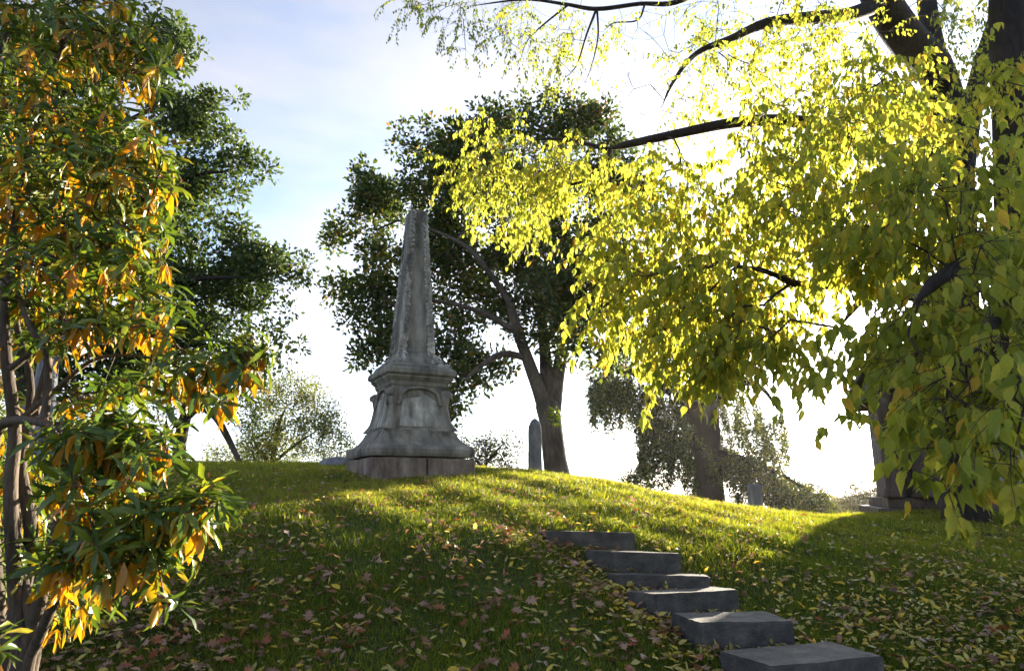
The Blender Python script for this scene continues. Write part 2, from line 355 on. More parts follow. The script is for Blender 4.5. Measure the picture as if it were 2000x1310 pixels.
def norm(a): return a/(np.linalg.norm(a, axis=-1, keepdims=True)+1e-9)
def frames(axis, nrm):
    y = norm(np.asarray(axis, float)); z = np.asarray(nrm, float)
    z = norm(z - y*np.sum(z*y, -1, keepdims=True)); x = np.cross(y, z)
    return np.stack([x, y, z], -1)          # columns
def leaves_mesh(name, tmpl, pos, axis, nrm, length, tint, width=1.0):
    tv, tf = LT[tmpl]; n = len(pos); k = len(tv)
    B = frames(axis, nrm)
    loc = tv[None]*np.asarray(length).reshape(-1, 1, 1)
    loc = loc*np.array([1, 1, 1.0]); loc[:, :, 0] *= np.asarray(width).reshape(-1, 1) if np.ndim(width) else width
    if k > 4:
        Ls = np.asarray(length).reshape(-1, 1)
        loc[:, :, 0] *= rng.uniform(0.72, 1.25, (n, 1)); loc[:, :, 2] *= rng.uniform(0.3, 1.8, (n, 1))
        loc[:, :, 2] -= rng.uniform(-0.15, 0.45, (n, 1))*(loc[:, :, 1]**2)/Ls
        loc[:, :, 0] += rng.normal(size=(n, 1))*0.10*(loc[:, :, 1]**2)/Ls
        loc[:, 1:] += rng.normal(size=(n, k-1, 3))*0.028*Ls[:, :, None]
    V = np.einsum('nij,nkj->nki', B, loc) + np.asarray(pos)[:, None]
    F = (tf[None] + (np.arange(n)*k)[:, None, None]).reshape(-1, tf.shape[1])
    return mesh_np(name, V.reshape(-1, 3), F, {'tint': np.repeat(tint, k)})

def rand_dirs(n, up=0.0):
    d = rng.normal(size=(n, 3)); d[:, 2] += up; return norm(d)

def grow(trunk_nodes, attractors, bend=0.35, step=0.45, jitter=0.12, droop=0.0, tip_r=0.006, power=2.3, max_r=0.2):
    """connects attractor points to a skeleton; returns list of chains (pts, radii) and the node index of each attractor"""
    pos = [np.array(p, float) for p in trunk_nodes]; par = [-1]*len(pos); plen = [0.0]*len(pos); isroot = len(pos)
    A = np.asarray(attractors, float)
    PA = np.array(pos)
    order = np.argsort(np.min(np.linalg.norm(A[:, None]-PA[None], axis=2), axis=1))
    cap = len(pos)+len(A)*40
    buf = np.zeros((cap, 3)); buf[:len(pos)] = PA; pl = np.zeros(cap); cnt = len(pos)
    parent = np.full(cap, -1, int); ends = np.zeros(len(A), int); start_dir = np.zeros((cap, 3))
    for a in order:
        d = np.linalg.norm(buf[:cnt]-A[a], axis=1)
        j = int(np.argmin(d + bend*pl[:cnt])); L = d[j]
        k = min(30, max(1, int(L/step)))
        p0 = buf[j]; dv = A[a]-p0
        sdir = start_dir[j] if np.any(start_dir[j]) else dv/(L+1e-9)
        last = j
        side = rng.normal(size=3)*jitter*L
        for s in range(1, k+1):
            t = s/k
            c = p0 + dv*t + (sdir*L-dv)*t*(1-t)*0.5 + side*math.sin(math.pi*t)*0.5 + np.array([0, 0, -droop*L*math.sin(math.pi*t)])
            if s < k: c = c + rng.normal(size=3)*jitter*0.25*step
            buf[cnt] = c; parent[cnt] = last; pl[cnt] = pl[last] + np.linalg.norm(c-buf[last])
            start_dir[cnt] = norm(c-buf[last]); last = cnt; cnt += 1
        ends[a] = last
    w = np.zeros(cnt); nch = np.zeros(cnt, int)
    for i in range(isroot, cnt):
        if parent[i] >= 0: nch[parent[i]] += 1
    for i in range(cnt-1, isroot-1, -1):
        if nch[i] == 0: w[i] = 1.0
        if parent[i] >= 0: w[parent[i]] += w[i]
    rad = np.minimum(tip_r*np.maximum(w, 1)**(1/power), max_r)
    main = np.full(cnt, -1, int); best = np.zeros(cnt)
    for i in range(isroot, cnt):
        p = parent[i]
        if w[i] > best[p]: best[p] = w[i]; main[p] = i
    chains = []
    for i in range(isroot, cnt):
        p = parent[i]
        if p < isroot or main[p] != i:
            pts = [buf[p]]; rr = [rad[i]]; c = i
            while c >= 0:
                pts.append(buf[c]); rr.append(rad[c]); c = main[c]
            rr[-1] *= 0.5
            chains.append((np.array(pts), np.array(rr)))
    return chains, buf[:cnt], parent[:cnt], ends

def branches_mesh(name, chains, extra=()):
    T = TubeMesh()
    for pts, rr in list(extra)+list(chains):
        m = rr.max()
        T.add(pts, rr, 10 if m > 0.1 else 7 if m > 0.04 else 5 if m > 0.015 else 3)
    return T.mesh(name)

def lobe_points(lobes, n, shell=0.5):
    """random points in ellipsoids given as (centre, radii); more of them near the surface"""
    vol = np.array([r[0]*r[1]*r[2] for _, r in lobes])**0.75; pick = rng.choice(len(lobes), n, p=vol/vol.sum())
    d = rand_dirs(n); rr = rng.random(n)**(1/3*shell)
    c = np.array([l[0] for l in lobes])[pick]; r = np.array([l[1] for l in lobes])[pick]
    return c + d*r*rr[:, None]

def clump_points(lobes, nclump, per, r=0.5, shell=0.75):
    c = lobe_points(lobes, nclump, shell)
    k = rng.integers(int(per*0.4), int(per*1.6)+1, len(c)); c = np.repeat(c, k, 0)
    return c + rng.normal(size=c.shape)*np.array([r, r, r*0.5])

def pl_lobes(rows, Y, depth=None):
    """lobes drawn as (px, py, half width px, half height px[, Y]) at a distance"""
    out = []
    for row in rows:
        px, py, a, b = row[:4]; y = row[4] if len(row) > 4 else Y
        s = y*1.03/FPX*math.hypot(1, (px-1000)/FPX)**0.5
        out.append((P(px, py, y), np.array([a*s, (depth or 0.8)*a*s, b*s])))
    return out

def tufts(tips, per, spread, rng_len, up=0.2, dirs=None):
    """leaf positions scattered around twig tips"""
    n = len(tips)*per
    c = np.repeat(tips, per, 0)
    off = rand_dirs(n)*(rng.random(n)**0.5)[:, None]*spread
    pos = c+off
    ax = norm(norm(off)*0.8 + rand_dirs(n)*0.6 + np.array([0, 0, up]))
    nr = norm(rand_dirs(n)*0.8+np.array([0, 0, 0.7]))
    L = rng.uniform(*rng_len, n)
    return pos, ax, nr, L

# ------------------------------------------------------------------ solids for stonework
def bm_box(bm, x0, x1, y0, y1, z0, z1, taper=0.0):
    vs = []
    for z, t in ((z0, 0), (z1, taper)):
        for x, y in ((x0+t, y0+t), (x1-t, y0+t), (x1-t, y1-t), (x0+t, y1-t)): vs.append(bm.verts.new((x, y, z)))
    for f in ((3, 2, 1, 0), (4, 5, 6, 7), (0, 1, 5, 4), (1, 2, 6, 5), (2, 3, 7, 6), (3, 0, 4, 7)): bm.faces.new([vs[i] for i in f])
    return vs
def bm_profile(bm, prof, cut=0.0, seg=1):
    """square (or chamfered square) body from (half side, z) rows"""
    rings = []
    for h, z in prof:
        c = h*cut
        base = [(-h+c, -h), (h-c, -h), (h, -h+c), (h, h-c), (h-c, h), (-h+c, h), (-h, h-c), (-h, -h+c)] if cut else [(-h, -h), (h, -h), (h, h), (-h, h)]
        rings.append([bm.verts.new((x, y, z)) for x, y in base])
    n = len(rings[0])
    for a, b in zip(rings[:-1], rings[1:]):
        for i in range(n): bm.faces.new((a[i], a[(i+1) % n], b[(i+1) % n], b[i]))
    bm.faces.new(rings[0][::-1]); bm.faces.new(rings[-1])
def bm_lathe(bm, prof, cx, cy, seg=16):
    rings = [[bm.verts.new((cx+r*math.cos(2*math.pi*k/seg), cy+r*math.sin(2*math.pi*k/seg), z)) for k in range(seg)] for r, z in prof]
    for a, b in zip(rings[:-1], rings[1:]):
        for i in range(seg): bm.faces.new((a[i], a[(i+1) % seg], b[(i+1) % seg], b[i]))
    bm.faces.new(rings[0][::-1]); bm.faces.new(rings[-1])
def bm_bevel(bm, w, seg=2, ang=35):
    bmesh.ops.recalc_face_normals(bm, faces=bm.faces[:])
    es = [e for e in bm.edges if len(e.link_faces) == 2 and e.calc_face_angle(0) > R(ang)]
    bmesh.ops.bevel(bm, geom=es, offset=w, segments=seg, affect='EDGES', clamp_overlap=True)
def rough(bm, amp, freq=3.0, seed=0.0):
    from mathutils import noise
    for v in bm.verts:
        v.co += Vector(noise.noise_vector(v.co*freq+Vector((seed, seed*2, 0))))*amp
def subdiv(bm, cuts):
    bmesh.ops.subdivide_edges(bm, edges=bm.edges[:], cuts=cuts, use_grid_fill=True)
# ================================================================== THE MONUMENT
MX, MY = P(797, 925, 15.0)[:2]; MZ = g1(MX, MY) - 0.06
mon = empty('obelisk_monument', (MX, MY, MZ), R(26.5), 'tall weathered grey marble obelisk with carved edges on a flared pedestal atop the hill', 'monument')
zoff = 1.86 - MZ
def hz(py): return float(P(797, py, 15.0)[2]) - MZ
Z0 = hz(893)
# plinth: stone blocks with an open joint
for i, (x0, x1, y0, y1) in enumerate([(-1.09, 0.03, -1.09, 0.0), (0.065, 1.09, -1.09, 0.0), (-1.09, -0.02, 0.012, 1.09), (-0.005, 1.09, 0.012, 1.09)]):
    bm = bmesh.new(); bm_box(bm, x0, x1, y0, y1, -0.5, Z0-0.062); subdiv(bm, 5); rough(bm, 0.022, 3.0, i*3.1); bm_bevel(bm, 0.012, 1, 60)
    obj('base_stone', bm, M['marble_dark'], mon)
bm = bmesh.new(); bm_box(bm, -0.9, 0.9, -0.9, 0.9, Z0-0.2, Z0-0.031); obj('bedding_course', bm, M['marble_dark'], mon)
def mould(name, rows, mat, parent, cut=0.0, amp=0.006, cuts=3, bev=0.0):
    bm = bmesh.new(); bm_profile(bm, rows, cut)
    if cuts: subdiv(bm, cuts)
    if amp: rough(bm, amp, 4.0, len(name))
    if bev: bm_bevel(bm, bev)
    else: bmesh.ops.recalc_face_normals(bm, faces=bm.faces[:])
    return obj(name, bm, mat, parent)
# flared base with a rolled torus at its foot and a broken, uneven lower edge
zt = Z0; zf = hz(838)
rows = [(1.02, zt-0.03), (1.09, zt-0.02), (1.115, zt+0.04), (1.115, zt+0.12), (1.07, zt+0.19), (1.0, zt+0.21), (0.985, zt+0.225), (0.90, zt+0.30), (0.83, zt+0.40), (0.795, zt+0.47), (0.79, zt+0.50), (0.765, zt+0.515), (0.75, zt+0.53)]
fb = mould('flared_base', rows, M['marble'], mon, 0.04, 0.014, 3)
z1 = zt+0.53; z2 = hz(763)
# die: concave bell
rows = [(0.735-0.135*(1-(1-t)**2.2), z1+(z2-z1)*t) for t in np.linspace(0, 1, 9)]
rows.append((0.60, z2+0.02))
die = mould('die', rows, M['marble'], mon, 0.0, 0.006, 2)
def die_half(z):
    t = min(1, max(0, (z-z1)/(z2-z1))); return 0.735-0.135*(1-(1-t)**2.2)
# round-headed tablets with hood mouldings on each face
for k in range(4):
    rot = Matrix.Rotation(k*math.pi/2, 4, 'Z')
    bm = bmesh.new(); w = 0.37; zb = z1+0.07; zs = z2-0.24; NZ, NXs = 12, 10
    outline = []
    grid = {}
    for i in range(NZ+1):
        for j in range(NXs+1):
            x = -w + 2*w*j/NXs
            top = zs + 0.17*math.sqrt(max(0, 1-(x/w)**2))
            z = zb + (top-zb)*i/NZ
            grid[i, j] = (x, z)
    def V(i, j, off):
        x, z = grid[i, j]; return bm.verts.new((x*(1+0.22*(1-(z-zb)/(zs-zb)) if z < zs else x), -die_half(z)-off, z))
    fr = {(i, j): V(i, j, 0.035 if 0 < i < NZ and 0 < j < NXs else 0.02) for i in range(NZ+1) for j in range(NXs+1)}
    bk = {(i, j): V(i, j, -0.05) for i in range(NZ+1) for j in range(NXs+1) if i in (0, NZ) or j in (0, NXs)}
    for i in range(NZ):
        for j in range(NXs): bm.faces.new((fr[i, j], fr[i, j+1], fr[i+1, j+1], fr[i+1, j]))
    for j in range(NXs):
        for i in (0, NZ): bm.faces.new((fr[i, j], bk[i, j], bk[i, j+1], fr[i, j+1]))
    for i in range(NZ):
        for j in (0, NXs): bm.faces.new((fr[i, j], bk[i, j], bk[i+1, j], fr[i+1, j]))
    bmesh.ops.recalc_face_normals(bm, faces=bm.faces[:]); bm.transform(rot)
    obj('tablet', bm, M['marble_pale'], mon)
    # hood moulding: an arch tube that turns out into small scrolls
    th = np.linspace(math.pi, 0, 17)
    pts = [(-0.50, 0, zs-0.10), (-0.47, 0, zs-0.13), (-0.43, 0, zs-0.09), (-0.425, 0, zs-0.01)]
    pts += [(0.425*math.cos(a), 0, zs+0.01+0.215*math.sin(a)) for a in th]
    pts += [(0.425, 0, zs-0.01), (0.43, 0, zs-0.09), (0.47, 0, zs-0.13), (0.50, 0, zs-0.10)]
    pts = [Vector((x, -die_half(z)-0.035, z)) for x, _, z in pts]
    pts = np.array([tuple(rot @ p) for p in pts])
    T = TubeMesh(); T.add(pts, np.full(len(pts), 0.036), 8)
    obj('hood_moulding', T.mesh('hood_moulding'), M['marble'], mon)
# corner consoles: S-shaped scroll brackets standing on the corners
for k in range(4):
    a = math.pi/4 + k*math.pi/2
    prof = []
    N = 22
    for i in range(N+1):
        t = i/N; z = z1+0.0+(z2-0.05-z1)*t
        d = die_half(z)*math.sqrt(2)
        out = 0.012 + 0.10*max(0, (t-0.62)/0.38)**0.7*(1 if t < 0.97 else 0.6) + 0.10*max(0, (0.22-t)/0.22)**1.3
        prof.append((d-0.14, d+out, z))
    bm = bmesh.new(); th = 0.055
    rings = []
    for d0, d1, z in prof:
        ring = []
        for dd, s in ((d0, -1.6), (d1, -1), (d1, 1), (d0, 1.6)):
            ring.append(bm.verts.new((dd*math.cos(a)-s*th*math.sin(a), dd*math.sin(a)+s*th*math.cos(a), z)))
        rings.append(ring)
    for A_, B_ in zip(rings[:-1], rings[1:]):
        for i in range(4): bm.faces.new((A_[i], A_[(i+1) % 4], B_[(i+1) % 4], B_[i]))
    bm.faces.new(rings[0][::-1]); bm.faces.new(rings[-1])
    bm_bevel(bm, 0.012, 2, 50)
    con = obj('corner_console', bm, M['marble'], mon)
    dv = die_half(z2-0.13)*math.sqrt(2)+0.07
    bm = bmesh.new()
    bmesh.ops.create_cone(bm, cap_ends=True, segments=16, radius1=0.075, radius2=0.075, depth=0.15)
    bm.transform(Matrix.Translation((dv*math.cos(a), dv*math.sin(a), z2-0.15)) @ Matrix.Rotation(a, 4, 'Z') @ Matrix.Rotation(math.pi/2, 4, 'X'))
    bm_bevel(bm, 0.012, 2, 50)
    obj('scroll', bm, M['marble'], con)
# cornice
zc0 = z2+0.015; zc1 = hz(727)
h = zc1-zc0
rows = [(0.605, zc0), (0.625, zc0+0.02), (0.64, zc0+h*0.24), (0.70, zc0+h*0.42), (0.715, zc0+h*0.45), (0.715, zc0+h*0.55), (0.755, zc0+h*0.60), (0.775, zc0+h*0.66), (0.775, zc0+h*0.86), (0.75, zc0+h*0.97), (0.70, zc1+0.01)]
mould('cornice', rows, M['marble'], mon, 0.0, 0.008, 2)
# shaft foot: stepped, leaf-covered flare, then the tapering shaft
zs0 = zc1+0.011; zs1 = hz(694); ztop = hz(415)
fo = hz(716)-zs0
rows = [(0.70, zs0), (0.69, zs0+0.03), (0.60, zs0+0.09), (0.53, zs0+0.13), (0.50, zs0+0.2), (0.45, zs0+0.27), (0.415, zs1-0.02), (0.40, zs1)]
mould('shaft_foot', rows, M['marble'], mon, 0.0, 0.02, 3)
def sh_half(z): return 0.375 + (0.19-0.375)*(z-zs1)/(ztop-zs1)
rows = [(0.385, zs1+0.001), (0.385, zs1+0.05), (0.372, zs1+0.065)] + [(sh_half(z)-0.004, z) for z in np.linspace(zs1+0.08, ztop-0.05, 14)] + [(0.185, ztop-0.03), (0.17, ztop), (0.06, ztop+0.035)]
mould('shaft', rows, M['marble'], mon, 0.0, 0.004, 2)
# carved vine running up each corner of the shaft, made of overlapping leaf bosses
def blob(bm, c, r, sq, nrm):
    b2 = bmesh.ops.create_icosphere(bm, subdivisions=1, radius=1.0)
    q = Vector(nrm).to_track_quat('Z', 'Y').to_matrix()
    for v in b2['verts']:
        l = Vector((v.co.x*r*sq[0], v.co.y*r*sq[1], v.co.z*r*sq[2])); v.co = q @ l + Vector(c)
for k in range(4):
    bm = bmesh.new(); a0 = k*math.pi/2
    z = zs1+0.03; i = 0
    sx, sy = [(1, 1), (-1, 1), (-1, -1), (1, -1)][k]
    while z < ztop-0.06:
        hh = sh_half(z); r = 0.042*(0.75+0.5*random.random())*(0.65+0.5*(ztop-z)/(ztop-zs1))
        blob(bm, (sx*(hh-0.02), sy*(hh-0.02), z), r*1.25, (1, 1, 1.2), (sx, sy, 0.3))
        for q in range(2):
            dx = random.uniform(0.03, 0.11)
            blob(bm, (sx*(hh-dx), sy*(hh+0.006), z+random.uniform(-.03, .03)), r, (1.1, 1.4, 0.55), (random.uniform(-.3, .3), sy, 0.3))
            dx = random.uniform(0.03, 0.11)
            blob(bm, (sx*(hh+0.006), sy*(hh-dx), z+random.uniform(-.03, .03)), r, (1.1, 1.4, 0.55), (sx, random.uniform(-.3, .3), 0.3))
        z += 0.045; i += 1
    # vine leaves spreading over the flared foot
    for q in range(26):
        t = random.random(); zz = zs1 - t*0.32; hh = 0.40 + 0.26*t**1.6
        d = random.uniform(0, 0.16+0.12*t)
        if random.random() < 0.5: c = (sx*(hh-d), sy*hh, zz); nn = (0, sy, 0.6)
        else: c = (sx*hh, sy*(hh-d), zz); nn = (sx, 0, 0.6)
        blob(bm, c, random.uniform(0.035, 0.065), (1, 1.3, 0.5), nn)
    bmesh.ops.recalc_face_normals(bm, faces=bm.faces[:])
    for f in bm.faces: f.smooth = True
    obj('carved_vine', bm, M['marble_pale'], mon)
# worn rows of lettering that can no longer be read, cut as shallow ridges on the front tablet are left to the stone's stains

# low half-buried stone beside it
c = P(663, 912, 18.2)
bm = bmesh.new(); bmesh.ops.create_icosphere(bm, subdivisions=3, radius=1.0)
for v in bm.verts: v.co = Vector((v.co.x*0.55, v.co.y*0.35, max(v.co.z, -0.6)*0.2))
rough(bm, 0.05, 3)
for f in bm.faces: f.smooth = True
o = obj('low_stone', bm, M['grave'], None, 'low rounded grey stone half sunk in the grass left of the obelisk', 'stone'); o.location = (c[0], c[1], g1(c[0], c[1])+0.03)

# ================================================================== OTHER GRAVE STONES
# slender pointed shaft beside the tree trunk
c = P(1045, 925, 17.0); zg = g1(c[0], c[1])
post = empty('stone_shaft', (c[0], c[1], zg), R(24), 'slender dark grey pointed stone shaft just left of the forked tree trunk', 'gravestone')
ht = float(P(1042, 817, 17.0)[2]) - zg
bm = bmesh.new(); bm_profile(bm, [(0.135, -0.2), (0.132, 0.3), (0.125, ht-0.22), (0.12, ht-0.17)], 0.1); subdiv(bm, 3); rough(bm, 0.008, 5); bmesh.ops.recalc_face_normals(bm, faces=bm.faces[:])
obj('shaft', bm, M['grave'], post)
bm = bmesh.new(); bm_profile(bm, [(0.10, ht-0.168), (0.105, ht-0.13), (0.075, ht-0.06), (0.02, ht)], 0.1); bmesh.ops.recalc_face_normals(bm, faces=bm.faces[:])
obj('pointed_cap', bm, M['grave'], post)

# headstone in the weeping tree's skirt
c = P(1476, 985, 18.0); zg = g1(c[0], c[1])
hs = empty('headstone', (c[0], c[1], zg), R(40), 'small plain grey headstone at the foot of the weeping tree', 'gravestone')
hh = float(P(1476, 945, 18.0)[2]) - zg
bm = bmesh.new(); bm_box(bm, -0.26, 0.26, -0.07, 0.07, -0.2, hh); bm_bevel(bm, 0.03, 3); subdiv(bm, 1); rough(bm, 0.008, 4)
obj('slab', bm, M['grave'], hs)
bm = bmesh.new(); bm_box(bm, -0.34, 0.34, -0.14, 0.14, -0.25, 0.1); bm_bevel(bm, 0.02, 2)
obj('foot', bm, M['grave'], hs)

# pale monument seen through the shrub
c = P(66, 898, 15.0); zg = g1(c[0], c[1])
lm = empty('pale_monument', (c[0], c[1], zg), R(20), 'tall pale bluish marble monument half hidden behind the left shrub', 'monument')
def lz(py): return float(P(85, py, 15.0)[2]) - zg
zz = [lz(v) for v in (898, 872, 838, 822, 803, 790, 682, 668, 655, 640)]
mould('base', [(0.320, -0.3), (0.320, zz[1]-0.05), (0.282, zz[1])], M['blue_marble'], lm, 0.0, 0.004, 2)
mould('die', [(0.243, zz[1]+.001), (0.237, zz[2]+0.1), (0.211, zz[3])], M['blue_marble'], lm, 0.12, 0.004, 2)
mould('cornice', [(0.218, zz[3]+.001), (0.275, zz[3]+0.06), (0.294, zz[4]), (0.294, zz[4]+0.05), (0.256, zz[5])], M['blue_marble'], lm, 0.0, 0.004, 2)
mould('shaft', [(0.237, zz[5]+.001), (0.211, zz[5]+0.12), (0.186, (zz[5]+zz[6])/2), (0.160, zz[6])], M['blue_marble'], lm, 0.25, 0.003, 2)
mould('capital', [(0.160, zz[6]+.001), (0.198, zz[6]+0.05), (0.198, zz[7]), (0.218, zz[7]+0.03), (0.218, zz[8]), (0.141, zz[9])], M['blue_marble'], lm, 0.1, 0.003, 2)
bm = bmesh.new(); bm_lathe(bm, [(0.038, zz[9]), (0.038, zz[9]+0.08), (0.096, zz[9]+0.16), (0.115, zz[9]+0.28), (0.083, zz[9]+0.36), (0.019, zz[9]+0.46)], 0, 0)
for f in bm.faces: f.smooth = True
obj('finial', bm, M['blue_marble'], lm)

# mausoleum at the right
c = P(1752, 996, 17.5); MA = R(-22)
ax, ay = c[0], c[1]
zg = g1(ax+2, ay+1.5) - 0.05
mau = empty('mausoleum', (ax, ay, zg), MA, 'dark brownstone mausoleum with corner columns behind the hanging leaves at right', 'mausoleum')
W, D = 5.2, 4.6; H = float(P(1830, 765, 17.5)[2]) - zg
def part(name, boxes, mat, bev=0.02, parent=mau):
    bm = bmesh.new()
    for b in boxes: bm_box(bm, *b)
    if bev: bm_bevel(bm, bev, 2)
    return obj(name, bm, mat, parent)
part('step_base', [(-0.45, W+0.45, -0.45, D+0.45, -0.9, 0.16)], M['brownstone'])
part('plinth', [(-0.2, W+0.2, -0.2, D+0.2, 0.161, 0.42)], M['brownstone'])
# wall courses as single stones on the two faces that show
ch = (H-0.43)/8
def courses(fx, length, rotk):
    for r in range(8):
        x = 0.0; off = 0.42 if r % 2 else 0.84; first = True
        while x < length-1e-3:
            w_ = off if first else 0.84; first = False
            x1 = min(length, x+w_)
            bm = bmesh.new()
            d = 0.30+random.uniform(-.006, .006)
            if rotk == 0: bm_box(bm, x+0.006, x1-0.006, 0.35-d+0.0, 0.6, 0.43+r*ch+0.006, 0.43+(r+1)*ch-0.006)
            else: bm_box(bm, 0.35-d, 0.6, x+0.006+0.605, min(x1, D-0.6)-0.006, 0.43+r*ch+0.006, 0.43+(r+1)*ch-0.006) if x+0.62 < min(x1, D-0.6) else bm_box(bm, 0.4, 0.5, 0.7, 0.8, 0.5, 0.6)
            bm_bevel(bm, 0.015, 1); obj('wall_stone', bm, M['brownstone'], mau)
            x = x1
courses(0, W, 0)
part('core', [(0.5, W-0.1, 0.59, D, 0.42, H-0.01)], M['brownstone'], 0)
part('side_wall', [(0.04, 0.499, 0.601, D, 0.421, H-0.012)], M['brownstone'], 0.01)
for (x, y) in ((-0.02, -0.05), (0.62, -0.12), (W-0.62, -0.12), (W+0.02, -0.05)):
    bm = bmesh.new()
    bm_lathe(bm, [(0.27, 0.421), (0.27, 0.50), (0.24, 0.52), (0.26, 0.58), (0.22, 0.63), (0.19, 0.66), (0.19, 1.6), (0.165, H-0.36), (0.20, H-0.33), (0.19, H-0.3), (0.25, H-0.14), (0.27, H-0.1), (0.27, H-0.02)], x, y, 18)
    for f in bm.faces: f.smooth = len(f.verts) == 4
    obj('column', bm, M['brownstone'], mau)
part('entablature', [(-0.30, W+0.30, -0.42, D+0.2, H, H+0.45)], M['brownstone'])
part('cornice', [(-0.48, W+0.48, -0.60, D+0.4, H+0.451, H+0.62)], M['brownstone'])
bm = bmesh.new()
zr0, zr1 = H+0.622, H+1.9
vs = [bm.verts.new(p) for p in ((-0.4, -0.5, zr0), (W+0.4, -0.5, zr0), (W+0.4, D+0.3, zr0), (-0.4, D+0.3, zr0), (W/2, -0.5, zr1), (W/2, D+0.3, zr1))]
for f in ((3, 2, 1, 0), (0, 1, 4), (2, 3, 5), (1, 2, 5, 4), (3, 0, 4, 5)): bm.faces.new([vs[i] for i in f])
bm_bevel(bm, 0.03, 2); obj('roof', bm, M['brownstone'], mau)
dr = part('door', [(W/2-0.6, W/2+0.6, -0.02, 0.045, 0.43, 2.6)], M['grave'], 0.01)
part('handle', [(W/2+0.4, W/2+0.46, -0.08, -0.021, 1.3, 1.55)], M['brownstone'], 0.01, dr)

# ================================================================== STONE STEPS
steps = [  # front-left px, front-right px, distance left, right, top/bottom heights from pixels, depth
    ('highest and farthest of the six stone steps on the grass slope', (1072, 1036, 9.0), (1240, 1040, 8.95), 1072),
    ('second stone step from the top of the slope', (1160, 1075, 8.30), (1330, 1081, 8.15), 1118),
    ('third stone step from the top, behind the tilted one', (1197, 1122, 7.75), (1387, 1125, 7.65), 1164),
    ('fourth stone step from the top, tilted up to its right', (1276, 1160, 7.0), (1442, 1151, 7.25), 1206),
    ('fifth stone step from the top with flat grey tread showing', (1362, 1216, 6.25), (1550, 1212, 6.35), 1266),
    ('lowest and nearest stone step at the bottom edge of the picture', (1500, 1302, 5.35), (1727, 1281, 5.65), 1352),
]
for i, (lab, a, b, bot) in enumerate(steps):
    A_ = P(*a); B_ = P(*b)
    x_ax = B_-A_; Ln = np.linalg.norm(x_ax); x_ax /= Ln
    y_ax = norm(np.array([-x_ax[1], x_ax[0], -0.05 if i < 4 else 0.01]))
    z_ax = np.cross(x_ax, y_ax)
    hgt = A_[2] - P(a[0], bot, a[2])[2] + 0.08
    dep = [0.42, 0.42, 0.42, 0.42, 0.50, 0.55][i]
    # plan with the left end cut back at a slant
    cut = [0.10, 0.13, 0.08, 0.10, 0.06, 0.05][i]
    bm = bmesh.new()
    plan = [(0.02, 0), (Ln, 0), (Ln+random.uniform(-.02, .02), dep), (-cut, dep)]
    lo = [bm.verts.new((x, y, -hgt)) for x, y in plan]; hi = [bm.verts.new((x, y, 0)) for x, y in plan]
    for q in range(4): bm.faces.new((lo[q], lo[(q+1) % 4], hi[(q+1) % 4], hi[q]))
    bm.faces.new(lo[::-1]); bm.faces.new(hi)
    bm_bevel(bm, 0.013, 2, 20); subdiv(bm, 9); rough(bm, 0.006, 3.0, i*2.3); rough(bm, 0.005, 18.0, i*1.3); rough(bm, 0.003, 45.0, i)
    bmesh.ops.recalc_face_normals(bm, faces=bm.faces[:])
    o = obj('stone_step', bm, M['granite'], None, lab, 'stone step', 'stone steps climbing the slope')
    o.matrix_world = Matrix(((x_ax[0], y_ax[0], z_ax[0], A_[0]), (x_ax[1], y_ax[1], z_ax[1], A_[1]), (x_ax[2], y_ax[2], z_ax[2], A_[2]), (0, 0, 0, 1)))
STEPQ = []
for (lab, a, b, bot) in steps:
    A_ = P(*a); B_ = P(*b); STEPQ.append((A_[:2], B_[:2]))
def off_steps(x, y, m=0.0):
    ok = np.ones(len(x), bool)
    for A_, B_ in STEPQ:
        d = B_-A_; L = np.linalg.norm(d); d = d/L; n = np.array([-d[1], d[0]])
        u = (x-A_[0])*d[0]+(y-A_[1])*d[1]; v = (x-A_[0])*n[0]+(y-A_[1])*n[1]
        ok &= ~((u > -0.12-m) & (u < L+m) & (v > -m) & (v < 0.5+m))
    return ok

# ================================================================== TREES AND SHRUBS
def pline(rows):
    """rows of (px, py, Y, radius) -> smooth polyline and radii"""
    p, r = smooth_poly([P(a, b, y) for a, b, y, _ in rows], [r for *_, r in rows], 6)
    if r[-1] < 0.06: r = r.copy(); r[-4:] *= np.array([0.9, 0.7, 0.45, 0.12])
    return p, r

def finish_tree(root_name, base, label, cat, trunk_chains, grown, leafset, leafmat, bark, extra_children=(), group=None, crown_name='crown', tmpl='diamond'):
    t = empty(root_name, tuple(base), 0, label, cat, group)
    off = -np.array(base)
    def shift(ch): return [(p+off, r) for p, r in ch]
    if trunk_chains: obj('trunk', branches_mesh('trunk', shift(trunk_chains)), bark, t)
    if grown: obj('branches', branches_mesh('branches', shift(grown)), M['twig'] if bark is not M['bark_pale'] else bark, t, kind='stuff')
    pos, axd, nr, L = leafset[:4]; tint = leafset[4] if len(leafset) > 4 else rng.random(len(pos))
    obj(crown_name, leaves_mesh(crown_name, tmpl, pos+off, axd, nr, L, tint), leafmat, t, kind='stuff')
    return t

